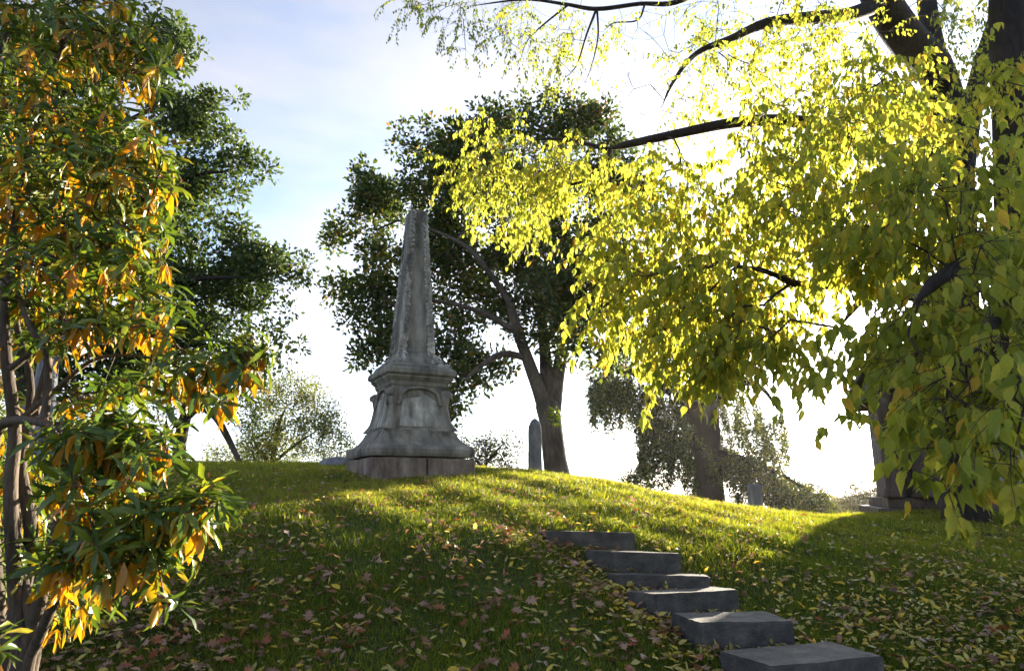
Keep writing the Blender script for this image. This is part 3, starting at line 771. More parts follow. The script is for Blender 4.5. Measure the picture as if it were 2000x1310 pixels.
# ---- forked tree behind the obelisk
tr = [pline([(1092, 945, 18.6, .37), (1084, 900, 18.6, .33), (1076, 830, 18.7, .31), (1068, 790, 18.8, .33)]),
      pline([(1066, 800, 18.75, .24), (1052, 760, 18.6, .2), (1030, 700, 18.3, .17), (1012, 650, 18.0, .15), (995, 590, 17.6, .11)]),
      pline([(1074, 805, 18.8, .25), (1068, 740, 18.9, .2), (1062, 660, 19.0, .16), (1050, 560, 19.2, .12), (1040, 440, 19.3, .07)]),
      pline([(1080, 800, 18.85, .24), (1090, 730, 19.1, .2), (1102, 670, 19.4, .17), (1120, 600, 19.8, .12), (1140, 500, 20, .07)]),
      pline([(1030, 700, 18.3, .10), (985, 690, 17.9, .085), (945, 710, 17.5, .07), (905, 745, 17.2, .04)]),
      pline([(1012, 650, 18.0, .09), (940, 610, 17.5, .07), (870, 590, 17.2, .05), (790, 580, 17, .03)]),
      pline([(995, 590, 17.6, .09), (930, 500, 17.3, .07), (870, 460, 17.2, .05), (780, 430, 17, .03)])]
lob = pl_lobes([(800, 320, 60, 45), (740, 400, 55, 50), (705, 445, 45, 30), (760, 500, 60, 45), (700, 570, 60, 28), (760, 600, 70, 50), (745, 660, 40, 45), (880, 300, 70, 60),
                (980, 250, 95, 65), (1090, 240, 90, 60), (1175, 270, 65, 55), (870, 420, 90, 80), (990, 400, 120, 100), (1110, 400, 110, 110), (1210, 400, 60, 120), (880, 560, 80, 70),
                (1000, 540, 100, 75), (1120, 560, 95, 90), (1190, 620, 70, 80), (890, 670, 60, 55), (930, 750, 50, 45), (985, 740, 35, 40), (880, 790, 38, 50), (1160, 690, 40, 35), (1010, 640, 70, 40), (1100, 650, 70, 40)], 18.6, 0.75)
roots = np.concatenate([p for p, r in tr[1:]])
att = clump_points(lob, 200, 6, 0.38)
ch, buf, par, ends = grow(roots, att, 0.25, 0.5, 0.13, tip_r=0.007, max_r=0.09)
ls = tufts(buf[ends], 62, 0.36, (0.11, 0.2), 0.1)
# leafy shoot on the trunk
sh = tufts(np.array([P(1083, 812, 18.2), P(1086, 820, 18.2), P(1080, 806, 18.25)]), 40, 0.17, (0.07, 0.12), 0.2)
base = np.array([*P(1092, 940, 18.6)[:2], 0]); base[2] = g1(*base[:2])
tint = rng.random(len(ls[0]))
t_ = finish_tree('forked_tree', base, 'tall dark green tree with forked trunk right behind the obelisk', 'tree', tr, ch, (*ls, tint), M['leaf_oak'], M['bark'])
obj('trunk_shoot', leaves_mesh('trunk_shoot', 'diamond', sh[0]-base, *sh[1:], rng.random(len(sh[0]))), M['leaf_bright'], t_, kind='stuff')

# ---- large dark tree at the left
tr = [pline([(70, 925, 19, .42), (62, 840, 19, .36), (58, 740, 19, .34), (70, 640, 18.8, .32), (90, 520, 18.6, .26), (110, 380, 18.4, .2), (120, 240, 18.2, .13), (130, 120, 18, .08)]),
      pline([(68, 650, 18.8, .2), (150, 600, 18.2, .15), (260, 560, 17.6, .11), (380, 545, 17.2, .07), (500, 540, 17, .03)]),
      pline([(90, 520, 18.6, .18), (190, 420, 18, .13), (290, 360, 17.6, .1), (390, 340, 17.3, .06), (450, 335, 17.2, .03)]),
      pline([(64, 680, 18.8, .15), (170, 690, 18.2, .12), (300, 680, 17.8, .08), (430, 670, 17.5, .04)]),
      pline([(105, 380, 18.4, .13), (200, 270, 18, .09), (300, 210, 17.8, .05), (350, 180, 17.7, .03)])]
lob = pl_lobes([(370, 190, 35, 40), (330, 250, 60, 40), (420, 260, 55, 50), (455, 320, 42, 40), (400, 350, 70, 40), (340, 400, 55, 35), (300, 330, 60, 60), (470, 480, 65, 35), (540, 520, 42, 40),
                (430, 540, 90, 55), (510, 575, 60, 30), (360, 600, 90, 60), (300, 510, 70, 60), (430, 640, 80, 40), (300, 680, 90, 50), (200, 600, 90, 70), (120, 480, 100, 90), (220, 400, 80, 80), (150, 280, 90, 80),
                (230, 150, 80, 70), (100, 120, 110, 90), (20, 300, 100, 120), (20, 560, 80, 90), (200, 740, 80, 40), (470, 700, 50, 35), (110, 720, 60, 50), (320, 70, 50, 50)], 18, 0.75)
roots = np.concatenate([p for p, r in tr[1:]] + [tr[0][0][18:]])
att = clump_points(lob, 230, 6, 0.38)
ch, buf, par, ends = grow(roots, att, 0.25, 0.5, 0.13, tip_r=0.007, max_r=0.08)
ls = tufts(buf[ends], 62, 0.36, (0.11, 0.2), 0.1)
tint = rng.random(len(ls[0]))*0.85
base = np.array([*P(70, 920, 19)[:2], 0]); base[2] = g1(*base[:2])
finish_tree('dark_oak_tree', base, 'large dark green tree with layered boughs behind the shrub at left', 'tree', tr, ch, (*ls, tint), M['leaf_oak'], M['bark_dark'])

# ---- crooked tree with an arching limb
tr = [pline([(352, 925, 22, .22), (350, 880, 22, .2), (358, 830, 22, .19), (365, 800, 22, .17), (360, 760, 22, .12), (340, 720, 22, .06)]),
      pline([(362, 815, 22, .16), (390, 795, 21.8, .14), (420, 812, 21.5, .12), (445, 855, 21.2, .1), (470, 905, 21, .07)]),
      pline([(365, 790, 22, .1), (420, 765, 21.6, .07), (470, 770, 21.3, .05), (510, 790, 21, .03)]),
      pline([(355, 830, 22, .08), (310, 790, 22, .06), (260, 770, 22, .03)])]
lob = pl_lobes([(300, 740, 60, 40), (380, 740, 60, 35), (450, 740, 50, 35), (480, 800, 40, 40), (505, 835, 25, 35), (490, 870, 22, 28), (420, 780, 40, 22), (260, 800, 60, 40), (330, 790, 35, 25), (200, 830, 50, 50)], 21.4, 0.8)
roots = np.concatenate([p for p, r in tr[1:]])
att = lobe_points(lob, 260, 0.8); ch, buf, par, ends = grow(roots, att, 0.2, 0.4, 0.16, tip_r=0.007, max_r=0.06)
ls = tufts(buf[ends], 26, 0.3, (0.07, 0.12), 0.1)
base = np.array([*P(352, 915, 22)[:2], 0]); base[2] = g1(*base[:2])
finish_tree('crooked_tree', base, 'crooked brown tree with arching limb and bright green leaves left of the round bush', 'tree', tr, ch, ls, M['leaf_bright'], M['bark'])

def bush(name, lab, cat, lobes, Y, stems, nat, per, spread, ll, mat, bark='bark', shell=0.9, tmpl='diamond', group=None):
    lob = pl_lobes(lobes, Y, 0.8)
    tr = [pline(s) for s in stems]
    roots = np.concatenate([p for p, r in tr])
    att = lobe_points(lob, nat, shell); ch, buf, par, ends = grow(roots, att, 0.2, 0.4, 0.14, tip_r=0.006, max_r=0.05)
    ls = tufts(buf[ends], per, spread, ll, 0.15)
    p0 = P(*stems[0][0][:3]); base = np.array([p0[0], p0[1], g1(p0[0], p0[1])])
    return finish_tree(name, base, lab, cat, tr, ch, ls, mat, M[bark], group=group, tmpl=tmpl)

bush('round_bush', 'big rounded pale green bush on the hilltop left of the obelisk', 'bush',
     [(570, 770, 65, 45), (520, 800, 45, 50), (620, 800, 50, 45), (600, 850, 75, 50), (650, 870, 40, 38), (540, 870, 60, 40), (500, 880, 50, 30), (680, 890, 15, 18), (440, 890, 40, 18)], 24,
     [[(530, 925, 24, .1), (535, 880, 24, .09), (545, 830, 24, .06), (560, 790, 24, .03)], [(532, 905, 24, .07), (575, 870, 24, .05), (620, 840, 24, .03)], [(528, 905, 24, .06), (500, 870, 24, .04), (490, 830, 24, .02)]],
     520, 36, 0.3, (0.06, 0.11), M['leaf_pale'])
bush('hilltop_shrub', 'small olive shrub on the crest between the obelisk and the stone shaft', 'shrub',
     [(930, 885, 45, 28), (975, 870, 40, 22), (1000, 890, 22, 25), (890, 870, 25, 25), (955, 905, 50, 14), (885, 840, 14, 20)], 21,
     [[(945, 930, 21, .06), (950, 905, 21, .05), (970, 880, 21, .035), (990, 860, 21, .015)], [(945, 920, 21, .05), (925, 890, 21, .03), (900, 865, 21, .015)]],
     170, 22, 0.25, (0.06, 0.1), M['leaf_olive'])
bush('dark_far_bush', 'small dark distant bush on the skyline left of the weeping tree', 'bush',
     [(1235, 935, 22, 18), (1262, 932, 22, 22), (1222, 942, 12, 10)], 40, [[(1240, 965, 40, .08), (1240, 945, 40, .05), (1238, 925, 40, .02)]],
     70, 26, 0.35, (0.1, 0.17), M['leaf_oak'])
for i, (lab, lobes, Y, stem) in enumerate([
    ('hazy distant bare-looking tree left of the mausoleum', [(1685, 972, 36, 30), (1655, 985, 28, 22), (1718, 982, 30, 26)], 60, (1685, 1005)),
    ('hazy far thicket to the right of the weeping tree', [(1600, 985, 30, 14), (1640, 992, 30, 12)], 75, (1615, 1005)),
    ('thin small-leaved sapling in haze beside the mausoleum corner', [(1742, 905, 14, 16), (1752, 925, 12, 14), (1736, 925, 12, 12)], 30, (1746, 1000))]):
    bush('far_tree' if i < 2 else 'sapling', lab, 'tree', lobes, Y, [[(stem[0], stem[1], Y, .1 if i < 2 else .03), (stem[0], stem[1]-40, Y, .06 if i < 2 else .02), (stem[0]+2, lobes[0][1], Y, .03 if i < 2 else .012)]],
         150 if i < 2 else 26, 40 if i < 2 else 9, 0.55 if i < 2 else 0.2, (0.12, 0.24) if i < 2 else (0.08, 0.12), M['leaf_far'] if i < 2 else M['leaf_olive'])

# ---- weeping tree: twigs hang from arching boughs to the ground
WY = 40
WS = WY/30
tr = [pline([(1385, 1010, WY, .75*WS), (1383, 940, WY, .62*WS), (1380, 880, WY, .58*WS), (1378, 830, WY, .6*WS), (1366, 790, WY, .85*WS)]),
      pline([(1362, 800, WY, .45*WS), (1335, 775, WY, .4*WS), (1290, 745, WY, .3*WS), (1230, 725, WY, .16*WS), (1180, 730, WY, .07*WS)]),
      pline([(1370, 795, WY, .5*WS), (1372, 740, WY, .42*WS), (1365, 680, WY, .3*WS), (1360, 600, WY, .15*WS)]),
      pline([(1378, 795, WY, .4*WS), (1410, 765, WY, .32*WS), (1450, 745, WY, .2*WS), (1490, 760, WY, .1*WS), (1520, 800, WY, .05*WS)]),
      pline([(1385, 885, WY, .2*WS), (1430, 890, WY-1, .15*WS), (1490, 910, WY-2, .1*WS), (1550, 940, WY-3, .06*WS), (1600, 975, WY-3, .03*WS)]),
      pline([(1380, 880, WY, .18*WS), (1340, 870, WY-1, .12*WS), (1300, 890, WY-2, .07*WS), (1270, 920, WY-2, .03*WS)])]
roots = np.concatenate([p for p, r in tr[1:]])
hang = []   # (px, py top, length px, Y)
for _ in range(470):
    u = rng.random()
    if u < 0.14: px = rng.uniform(1150, 1235); top = rng.uniform(725, 770); ln = rng.uniform(30, 85)
    elif u < 0.42: px = rng.uniform(1245, 1375); top = rng.uniform(745, 880); ln = rng.uniform(50, 130)
    elif u < 0.60: px = rng.uniform(1370, 1530); top = rng.uniform(760, 860)+max(0, px-1450)*0.5; ln = rng.uniform(40, 120)
    else:
        px = rng.uniform(1380, 1620); top = 870+max(0, px-1390)*0.42+rng.uniform(-12, 45); ln = rng.uniform(15, 60)
    dy = rng.uniform(-5, 5)
    if 1340 < px < 1420 and top < 885: dy = abs(dy)+1.5
    hang.append(P(px, top, WY+dy).tolist()+[ln*WY/FPX])
hang = np.array(hang)
ch, buf, par, ends = grow(roots, hang[:, :3], 0.2, 0.7, 0.1, tip_r=0.012, max_r=0.12)
hp, ha, hn, hl = [], [], [], []
twigs = []
for e, (x, y, z, ln) in zip(ends, hang):
    p = buf[e].copy(); d = np.array([rng.normal()*0.25 + 0.15, rng.normal()*0.25, -1.0])
    n = max(4, int(ln/0.3)); pts = [p.copy()]
    for s in range(n):
        d = norm(d+rng.normal(size=3)*0.12+np.array([0, 0, -0.1])); p = p+d*ln/n
        if p[2] < g1(p[0], p[1])+0.05: break
        pts.append(p.copy())
    pts = np.array(pts)
    if len(pts) < 2: continue
    twigs.append((pts, np.linspace(0.012, 0.005, len(pts))))
    m = int(ln*85)+34
    tt = rng.random(m)*(len(pts)-1); i0 = np.minimum(tt.astype(int), len(pts)-2); f = (tt-i0)[:, None]
    q = pts[i0]*(1-f)+pts[i0+1]*f + rng.normal(size=(m, 3))*np.array([0.13, 0.16, 0.12])
    hp.append(q); ha.append(norm(rand_dirs(m)*0.8+np.array([0, 0, -0.7]))); hn.append(rand_dirs(m)); hl.append(rng.uniform(0.11, 0.2, m))
up = lobe_points(pl_lobes([(1300, 690, 90, 45), (1380, 650, 90, 70), (1420, 690, 50, 60), (1380, 740, 90, 40), (1220, 730, 50, 30)], WY, 0.8), 300, 0.8)
ch2, buf2, par2, ends2 = grow(roots, up, 0.2, 0.7, 0.1, tip_r=0.012, max_r=0.12)
u4 = tufts(buf2[ends2], 60, 0.8, (0.13, 0.22), 0.0)
ch = ch + ch2
ls = tuple(np.concatenate([np.concatenate(a), b]) for a, b in zip((hp, ha, hn, hl), u4))
base = np.array([*P(1385, 1000, WY)[:2], 0]); base[2] = g1(*base[:2])
finish_tree('weeping_tree', base, 'old weeping tree with thick trunk and twigs trailing to the ground', 'tree', tr, ch+twigs, ls, M['leaf_weep'], M['bark_dark'])

# ---- the near tree at the right, its boughs sweeping over the picture
tr = [pline([(2160, 1330, 7.2, .40), (2085, 1000, 7.2, .30), (2015, 700, 7.25, .25), (1991, 480, 7.35, .235), (1978, 200, 7.5, .225), (1968, 60, 7.6, .21), (1962, -120, 7.7, .18), (1960, -400, 7.9, .12)]),
      pline([(1890, 1080, 14.5, .55), (1886, 960, 14.4, .42), (1876, 600, 14.2, .36), (1868, 350, 14.0, .36), (1850, 190, 13.6, .38)]),
      pline([(1862, 230, 13.7, .34), (1822, 130, 13.0, .36), (1778, 85, 12.4, .36), (1735, 25, 11.8, .33), (1690, -60, 11.2, .28), (1640, -200, 10.6, .2), (1560, -420, 10, .12)]),
      pline([(1850, 210, 13.6, .25), (1826, 100, 14, .23), (1812, 20, 14.3, .22), (1800, -120, 14.6, .18), (1790, -350, 15, .1)]),
      pline([(1874, 420, 14.0, .22), (1896, 230, 14.2, .21), (1918, 130, 14.3, .21), (1946, 40, 14.4, .19), (1972, -60, 14.5, .16), (2010, -220, 14.8, .1)]),
      pline([(1715, 10, 11.5, .15), (1655, 30, 10.8, .13), (1580, 36, 10.2, .11), (1500, 45, 9.8, .085), (1430, 75, 9.6, .06), (1360, 105, 9.5, .042), (1315, 160, 9.5, .028), (1290, 215, 9.5, .010)]),
      pline([(1862, 260, 13.7, .2), (1790, 300, 11.2, .15), (1700, 285, 9.4, .115), (1600, 245, 8.5, .09), (1500, 235, 8.2, .078), (1420, 242, 8.2, .07), (1330, 260, 8.3, .062), (1250, 277, 8.4, .055), (1185, 292, 8.6, .05)]),
      pline([(1185, 292, 8.6, .038), (1140, 280, 8.8, .03), (1090, 272, 9.0, .022), (1040, 274, 9.2, .01)]),
      pline([(1190, 291, 8.6, .035), (1178, 335, 8.6, .03), (1140, 355, 8.7, .024), (1080, 368, 8.8, .016), (1000, 395, 9.0, .008)]),
      pline([(1876, 640, 14.2, .15), (1800, 585, 10.5, .1), (1700, 562, 7.6, .065), (1620, 556, 6.0, .05), (1560, 556, 5.6, .035), (1480, 520, 5.3, .02)]),
      pline([(1800, 585, 10.5, .06), (1730, 560, 7.6, .045), (1680, 590, 5.6, .03), (1640, 640, 5.0, .015)]),
      pline([(1992, 640, 7.2, .1), (1960, 560, 6.0, .08), (1900, 520, 4.8, .06), (1840, 540, 3.9, .045), (1780, 600, 3.4, .02)]),
      pline([(1960, 560, 6.0, .06), (1990, 540, 4.6, .05), (1960, 600, 3.6, .035), (1910, 680, 3.1, .015)]),
      pline([(1690, -60, 11.2, .13), (1560, -60, 10.6, .09), (1420, -40, 10.2, .065), (1320, 5, 11, .05), (1250, 8, 11.4, .04), (1165, 18, 11.8, .045), (1100, 8, 12.2, .035), (1020, 0, 12.6, .025), (900, 15, 13, .012)]),
      pline([(1165, 18, 11.8, .028), (1145, 70, 11.9, .02), (1125, 130, 12, .012), (1095, 160, 12.1, .006)]),
      pline([(1166, 18, 11.8, .025), (1168, 70, 11.8, .018), (1158, 120, 11.8, .01), (1140, 170, 11.8, .005)]),
      pline([(1110, 10, 12.1, .025), (1060, 50, 12.3, .018), (1030, 80, 12.4, .012), (1015, 120, 12.4, .006)]),
      pline([(1260, 8, 11.3, .022), (1245, 40, 11.3, .018), (1200, 45, 11.5, .012), (1180, 60, 11.6, .006)])]
roots = np.concatenate([p for p, r in tr[2:]])
# sprays: (px, py, half w, half h, Y, half depth, count, twig length m)
SP = [(1350, 470, 180, 140, 6.6, .5, 120, .75), (1300, 380, 120, 85, 7.4, .45, 70, .6), (1450, 560, 140, 120, 5.8, .4, 100, .7), (1250, 560, 110, 100, 6.6, .4, 64, .6), (1360, 660, 130, 70, 5.8, .35, 66, .5),
      (1400, 700, 70, 40, 5.6, .4, 26, .35), (1200, 500, 60, 60, 7.0, .6, 28, .5), (1500, 640, 70, 60, 5.3, .5, 40, .45), (1500, 360, 130, 100, 6.6, .9, 80, .7),
      (1640, 380, 130, 110, 5.6, 1.0, 84, .7), (1560, 240, 150, 80, 6.8, 1.0, 80, .6), (1700, 240, 110, 80, 5.8, .9, 62, .6), (1780, 420, 110, 120, 4.8, .9, 76, .65), (1880, 330, 110, 120, 4.4, .9, 70, .6), (1900, 500, 100, 100, 4.0, .8, 60, .55),
      (1700, 470, 90, 50, 5.0, .7, 40, .45), (1820, 620, 80, 70, 3.9, .6, 48, .45), (1940, 640, 80, 70, 3.5, .5, 42, .4), (1780, 700, 45, 60, 3.6, .4, 26, .35), (1860, 760, 70, 60, 3.3, .4, 34, .35), (1960, 770, 60, 70, 3.1, .4, 30, .35),
      (1880, 870, 60, 40, 3.1, .3, 17, .3), (1960, 900, 45, 40, 3.0, .3, 13, .25), (1850, 940, 18, 16, 3.0, .1, 5, .2),
      (1620, 680, 50, 60, 4.8, .4, 9, .3), (1690, 640, 40, 50, 4.6, .4, 7, .3), (1640, 780, 40, 40, 4.6, .3, 8, .25),
      (1020, 330, 120, 70, 9.0, .9, 66, .7), (930, 330, 60, 60, 9.2, .7, 26, .6), (1130, 330, 90, 60, 8.6, .8, 44, .6), (950, 240, 60, 30, 9.4, .6, 12, .5), (1040, 430, 90, 50, 8.8, .7, 30, .5),
      (1420, 150, 110, 60, 9.2, .7, 30, .6), (1330, 230, 60, 40, 9.4, .6, 14, .5), (1560, 90, 110, 60, 8.8, .8, 30, .6), (1700, 130, 60, 40, 7.5, .6, 14, .5), (1900, 90, 60, 90, 11, 1.2, 34, .7), (1870, 200, 40, 60, 10.5, 1, 16, .6), (1850, 20, 60, 50, 11, 1, 20, .6),
      (830, 10, 60, 25, 13, .7, 16, .7), (900, 30, 50, 50, 13, .7, 20, .7), (905, 95, 18, 25, 13, .3, 6, .5), (1010, 70, 50, 60, 12.4, .7, 24, .7), (1080, 110, 60, 50, 12.2, .7, 22, .7), (1130, 50, 60, 50, 11.9, .7, 22, .6), (1210, 60, 40, 40, 11.6, .6, 10, .5), (1000, 10, 90, 15, 12.5, .7, 14, .5), (1160, 150, 50, 25, 12, .5, 7, .4), (1400, 20, 90, 25, 10.5, .7, 14, .5),
      (1470, 40, 170, 70, 10, .8, 40, .6), (1640, 170, 110, 70, 8.5, .8, 40, .6), (1760, 240, 90, 60, 8.0, .8, 36, .6), (1380, 110, 100, 60, 9.6, .6, 30, .5), (1620, 60, 120, 60, 10, .8, 34, .6), (1740, 170, 70, 50, 6.8, .5, 20, .5), (1930, 180, 60, 80, 6.0, .8, 22, .5),
      (1450, -120, 250, 90, 9.5, 2, 50, .8), (1750, -150, 200, 100, 8.5, 2, 60, .8), (2080, 200, 60, 200, 6.5, 1.5, 40, .7), (2080, 600, 50, 200, 4.5, 1.0, 40, .6), (1100, -110, 200, 70, 12, 1.5, 30, .7)]
att, tl = [], []
for (px, py, a, b, Y, dh, n, ln) in SP:
    n = max(2, int(n*(0.62 if px < 1600 and Y < 8.5 else 0.6 if Y < 5.9 else 0.95)))
    for _ in range(n):
        d = rng.normal(size=3); d = d/np.linalg.norm(d)*rng.random()**0.4
        att.append(P(px+d[0]*a, py+d[2]*b, max(2.2, Y+d[1]*dh))); tl.append(ln*rng.uniform(0.6, 1.2))
att = np.array(att); tl = np.array(tl)
ch, buf, par, ends = grow(roots, att, 0.15, 0.3, 0.12, tip_r=0.0036, power=2.1, max_r=0.05)
lp, la, ln_, ll, twigs = [], [], [], [], []
for e, L in zip(ends, tl):
    p = buf[e].copy(); par_d = norm(buf[e]-buf[par[e]])
    out = norm(np.array([par_d[0], par_d[1], 0]) + rng.normal(size=3)*0.5)
    for sub in range(2):
        d = norm(out*0.8+rng.normal(size=3)*0.4+np.array([0, 0, -0.1])); q = p.copy(); pts = [q.copy()]
        n = max(4, int(L/0.07)); st = L/n
        for s in range(n):
            d = norm(d+np.array([0, 0, -0.16])+rng.normal(size=3)*0.1); q = q+d*st; pts.append(q.copy())
            if s == 0: continue
            for side in (-1, 1):
                if rng.random() < 0.16: continue
                sd_ = norm(np.cross(d, np.array([0, 0, 1.0]))+1e-6)*side
                axl = norm(d*0.3+sd_*0.42+np.array([0, 0, -1.1])+rng.normal(size=3)*0.22)
                lp.append(q+sd_*0.012); la.append(axl); ln_.append(norm(sd_*0.3+rng.normal(size=3)*0.55+np.array([0, -0.3, 0.25]))); ll.append(rng.uniform(0.06, 0.125)*(0.8 if q[1] > 8.5 else 1.0))
        twigs.append((np.array(pts), np.linspace(0.0026, 0.0012, len(pts))))
lp, la, ln_, ll = map(np.array, (lp, la, ln_, ll))
base = np.array([*P(1960, 1030, 7.6)[:2], 0]); base[2] = g1(*base[:2])

def pick_largest(pos, size, n=300, cell=16):
    px, py, dep = project(pos)
    s = size/dep*FPX
    inside = (px > 5) & (px < 1995) & (py > 5) & (py < 1305) & (dep > 0.3)
    key = (px//cell).astype(int)*1000+(py//cell).astype(int)
    order = np.argsort(dep); seen = set(); cand = []
    for i in order:
        if not inside[i] or key[i] in seen: continue
        seen.add(key[i]); cand.append(i)
    cand = np.array(cand, int); cand = cand[np.argsort(-s[cand])][:n]
    return cand
NV = 10
def leaf_variants(name, tmpl, mat, tints):
    out = []
    tv, tf = LT[tmpl]
    for k, tn in enumerate(tints):
        v = tv.copy(); v[:, 2] *= 0.6+0.8*random.random(); v[:, 0] *= 0.85+0.3*random.random(); v[:, 0] += 0.06*random.uniform(-1, 1)*np.sin(v[:, 1]*3)
        me = mesh_np(name, v, tf, {'tint': np.full(len(v), tn)}); me.materials.append(mat); out.append(me)
    return out
def place_leaf(name, me, p, ax_, nr_, L, parent=None):
    o = bpy.data.objects.new(name, me); C.objects.link(o); o.parent = parent
    B = frames(ax_[None], nr_[None])[0]
    o.matrix_local = Matrix(((*(B[0]*L), p[0]), (*(B[1]*L), p[1]), (*(B[2]*L), p[2]), (0, 0, 0, 1)))
    return o
bare = []
for (px, py, a, b, Y, n) in [(1235, 175, 70, 60, 9.5, 60), (1290, 90, 60, 60, 10, 30), (1600, 620, 60, 50, 5.6, 16), (1130, 120, 70, 60, 12, 40), (1000, 60, 60, 50, 12.5, 24), (1250, 60, 50, 60, 11.2, 26), (1880, 60, 50, 60, 13, 20)]:
    for _ in range(n): bare.append(P(px+rng.normal()*a*.6, py+rng.normal()*b*.6, Y+rng.normal()*0.4))
ch3, *_r = grow(np.vstack([roots, buf[len(roots):][::6]]), np.array(bare), 0.15, 0.2, 0.2, tip_r=0.003, power=2.2, max_r=0.012)
ch = ch + ch3
big = pick_largest(lp, ll)
keep = np.ones(len(lp), bool); keep[big] = False
nt = rng.random(len(lp)); nt = np.where(nt > 0.93, 0.8+0.2*rng.random(len(lp)), nt*0.85*np.clip(1.25-(lp[:, 1]-7.2)/5, 0.3, 1))  # farther boughs greener and darker: shade on the olive crown painted into the tint
near = finish_tree('overhanging_tree', base, 'big dark-trunked tree at right whose yellow-green boughs hang across the picture', 'tree', tr, ch+twigs, (lp[keep], la[keep], ln_[keep], ll[keep], nt[keep]), M['leaf_near'], M['bark_dark'], tmpl='ovate')
vr = leaf_variants('leaf', 'ovate', M['leaf_near'], [0.05, .15, .25, .35, .45, .55, .65, .75, .82, .97])
for i in big: place_leaf('leaf', vr[min(NV-1, int(nt[i]*NV))], lp[i]-base, la[i], ln_[i], ll[i], near)
print('near leaves', len(lp))

# ---- rhododendron at the left
def rhodo(name, label, stems, regions, leaf_len, nbig, extra_r=0.011):
    tr = []
    for st in stems:
        p, r = pline(st); z0 = g1(p[0, 0], p[0, 1])-0.1
        if p[0, 2]-z0 > 0.12 and st[0][1] > 1000:
            k = np.linspace(0, 1, 5)[:-1, None]; foot = np.array([p[0, 0]-0.08, p[0, 1]+0.05, z0])
            p = np.vstack([foot*(1-k)+p[0]*k, p]); r = np.concatenate([np.linspace(r[0]*1.35, r[0], 5)[:-1], r])
        tr.append((p, r))
    roots = np.concatenate([p[len(p)//4:] for p, r in tr])
    att = []
    for (px, py, a, b, Y, dh, n) in regions:
        for _ in range(int(n*1.9+0.3)):
            d = rng.normal(size=3); d = d/np.linalg.norm(d)*rng.random()**0.45
            att.append(P(px+d[0]*a*1.22, py+d[2]*b*1.25, max(1.7, Y+d[1]*dh*1.3)))
    att = np.array(att)
    ch, buf, par, ends = grow(roots, att, 0.2, 0.16, 0.16, tip_r=0.004, power=2.0, max_r=0.025)
    lp, la, ln_, ll, tt, seeds = [], [], [], [], [], []
    for e in ends:
        p = buf[e]; d = norm(norm(buf[e]-buf[par[e]])*0.7+np.array([0, 0, 0.55])+rng.normal(size=3)*0.2)
        u = norm(np.cross(d, np.array([0.3, 1, 0.2]))); v = np.cross(d, u)
        n = rng.integers(4, 9); a0 = rng.random()*6.28
        old = rng.random() < 0.6
        for k in range(n):
            a = a0+k*6.28/n+rng.normal()*0.2; el = rng.uniform(-0.25, 1.0)
            ra = u*math.cos(a)+v*math.sin(a)
            ax_ = norm(ra*math.cos(el)+d*math.sin(el)*0.9+np.array([0, 0, -0.12])+rng.normal(size=3)*0.16)
            lp.append(p+ra*0.008); la.append(ax_); ln_.append(norm(d+rng.normal(size=3)*0.25)); ll.append(leaf_len*rng.uniform(0.6, 1.15)); tt.append(rng.random()*0.66)
        if old:
            for k in range(rng.integers(2, 5)):
                a = rng.random()*6.28; ra = u*math.cos(a)+v*math.sin(a)
                lp.append(p-d*rng.uniform(0.015, 0.05)); la.append(norm(ra*0.6+np.array([0, 0, -1.0])+rng.normal(size=3)*0.2)); ln_.append(norm(ra+rng.normal(size=3)*0.4)); ll.append(leaf_len*rng.uniform(0.75, 1.1)); tt.append(rng.uniform(0.68, 1.0))
        if rng.random() < 0.3:
            for k in range(9): seeds.append((p+d*0.03+rng.normal(size=3)*0.014, norm(d+rng.normal(size=3)*0.6)))
    lp, la, ln_, ll, tt = map(np.array, (lp, la, ln_, ll, tt))
    b0 = P(*stems[0][0][:3]); base = np.array([b0[0], b0[1], g1(b0[0], b0[1])])
    big = pick_largest(lp, ll, nbig, 12)
    keep = np.ones(len(lp), bool); keep[big] = False
    t = empty(name, tuple(base), 0, label, 'shrub')
    for pts, rr in tr: obj('stem', branches_mesh('stem', [(pts-base, rr)]), M['bark_pale'], t)
    obj('twigs', branches_mesh('twigs', [(p-base, r) for p, r in ch]), M['bark_pale'], t, kind='stuff')
    if keep.any(): obj('foliage', leaves_mesh('foliage', 'ellipse', lp[keep]-base, la[keep], ln_[keep], ll[keep], tt[keep]), M['leaf_rhodo'], t, kind='stuff')
    vg = leaf_variants('leaf', 'ellipse', M['leaf_rhodo'], [0.03, .15, .25, .35, .45, .55, .62, .72, .85, .97])
    vo = leaf_variants('leaf', 'ellipse_flat', M['leaf_rhodo'], [0.7, .76, .82, .9, .96])
    for i in big: place_leaf('leaf', vg[min(9, int(tt[i]*10))] if tt[i] < 0.66 else vo[min(4, int((tt[i]-0.66)/0.34*5))], lp[i]-base, la[i], ln_[i], ll[i], t)
    if seeds:
        sp = np.array([s[0] for s in seeds]); sa = np.array([s[1] for s in seeds])
        obj('seed_heads', leaves_mesh('seed_heads', 'narrow', sp-base, sa, rand_dirs(len(sp)), np.full(len(sp), 0.03), rng.random(len(sp)), 1.4), M['seed'], t, kind='stuff')
    print(name, len(lp))
    return t
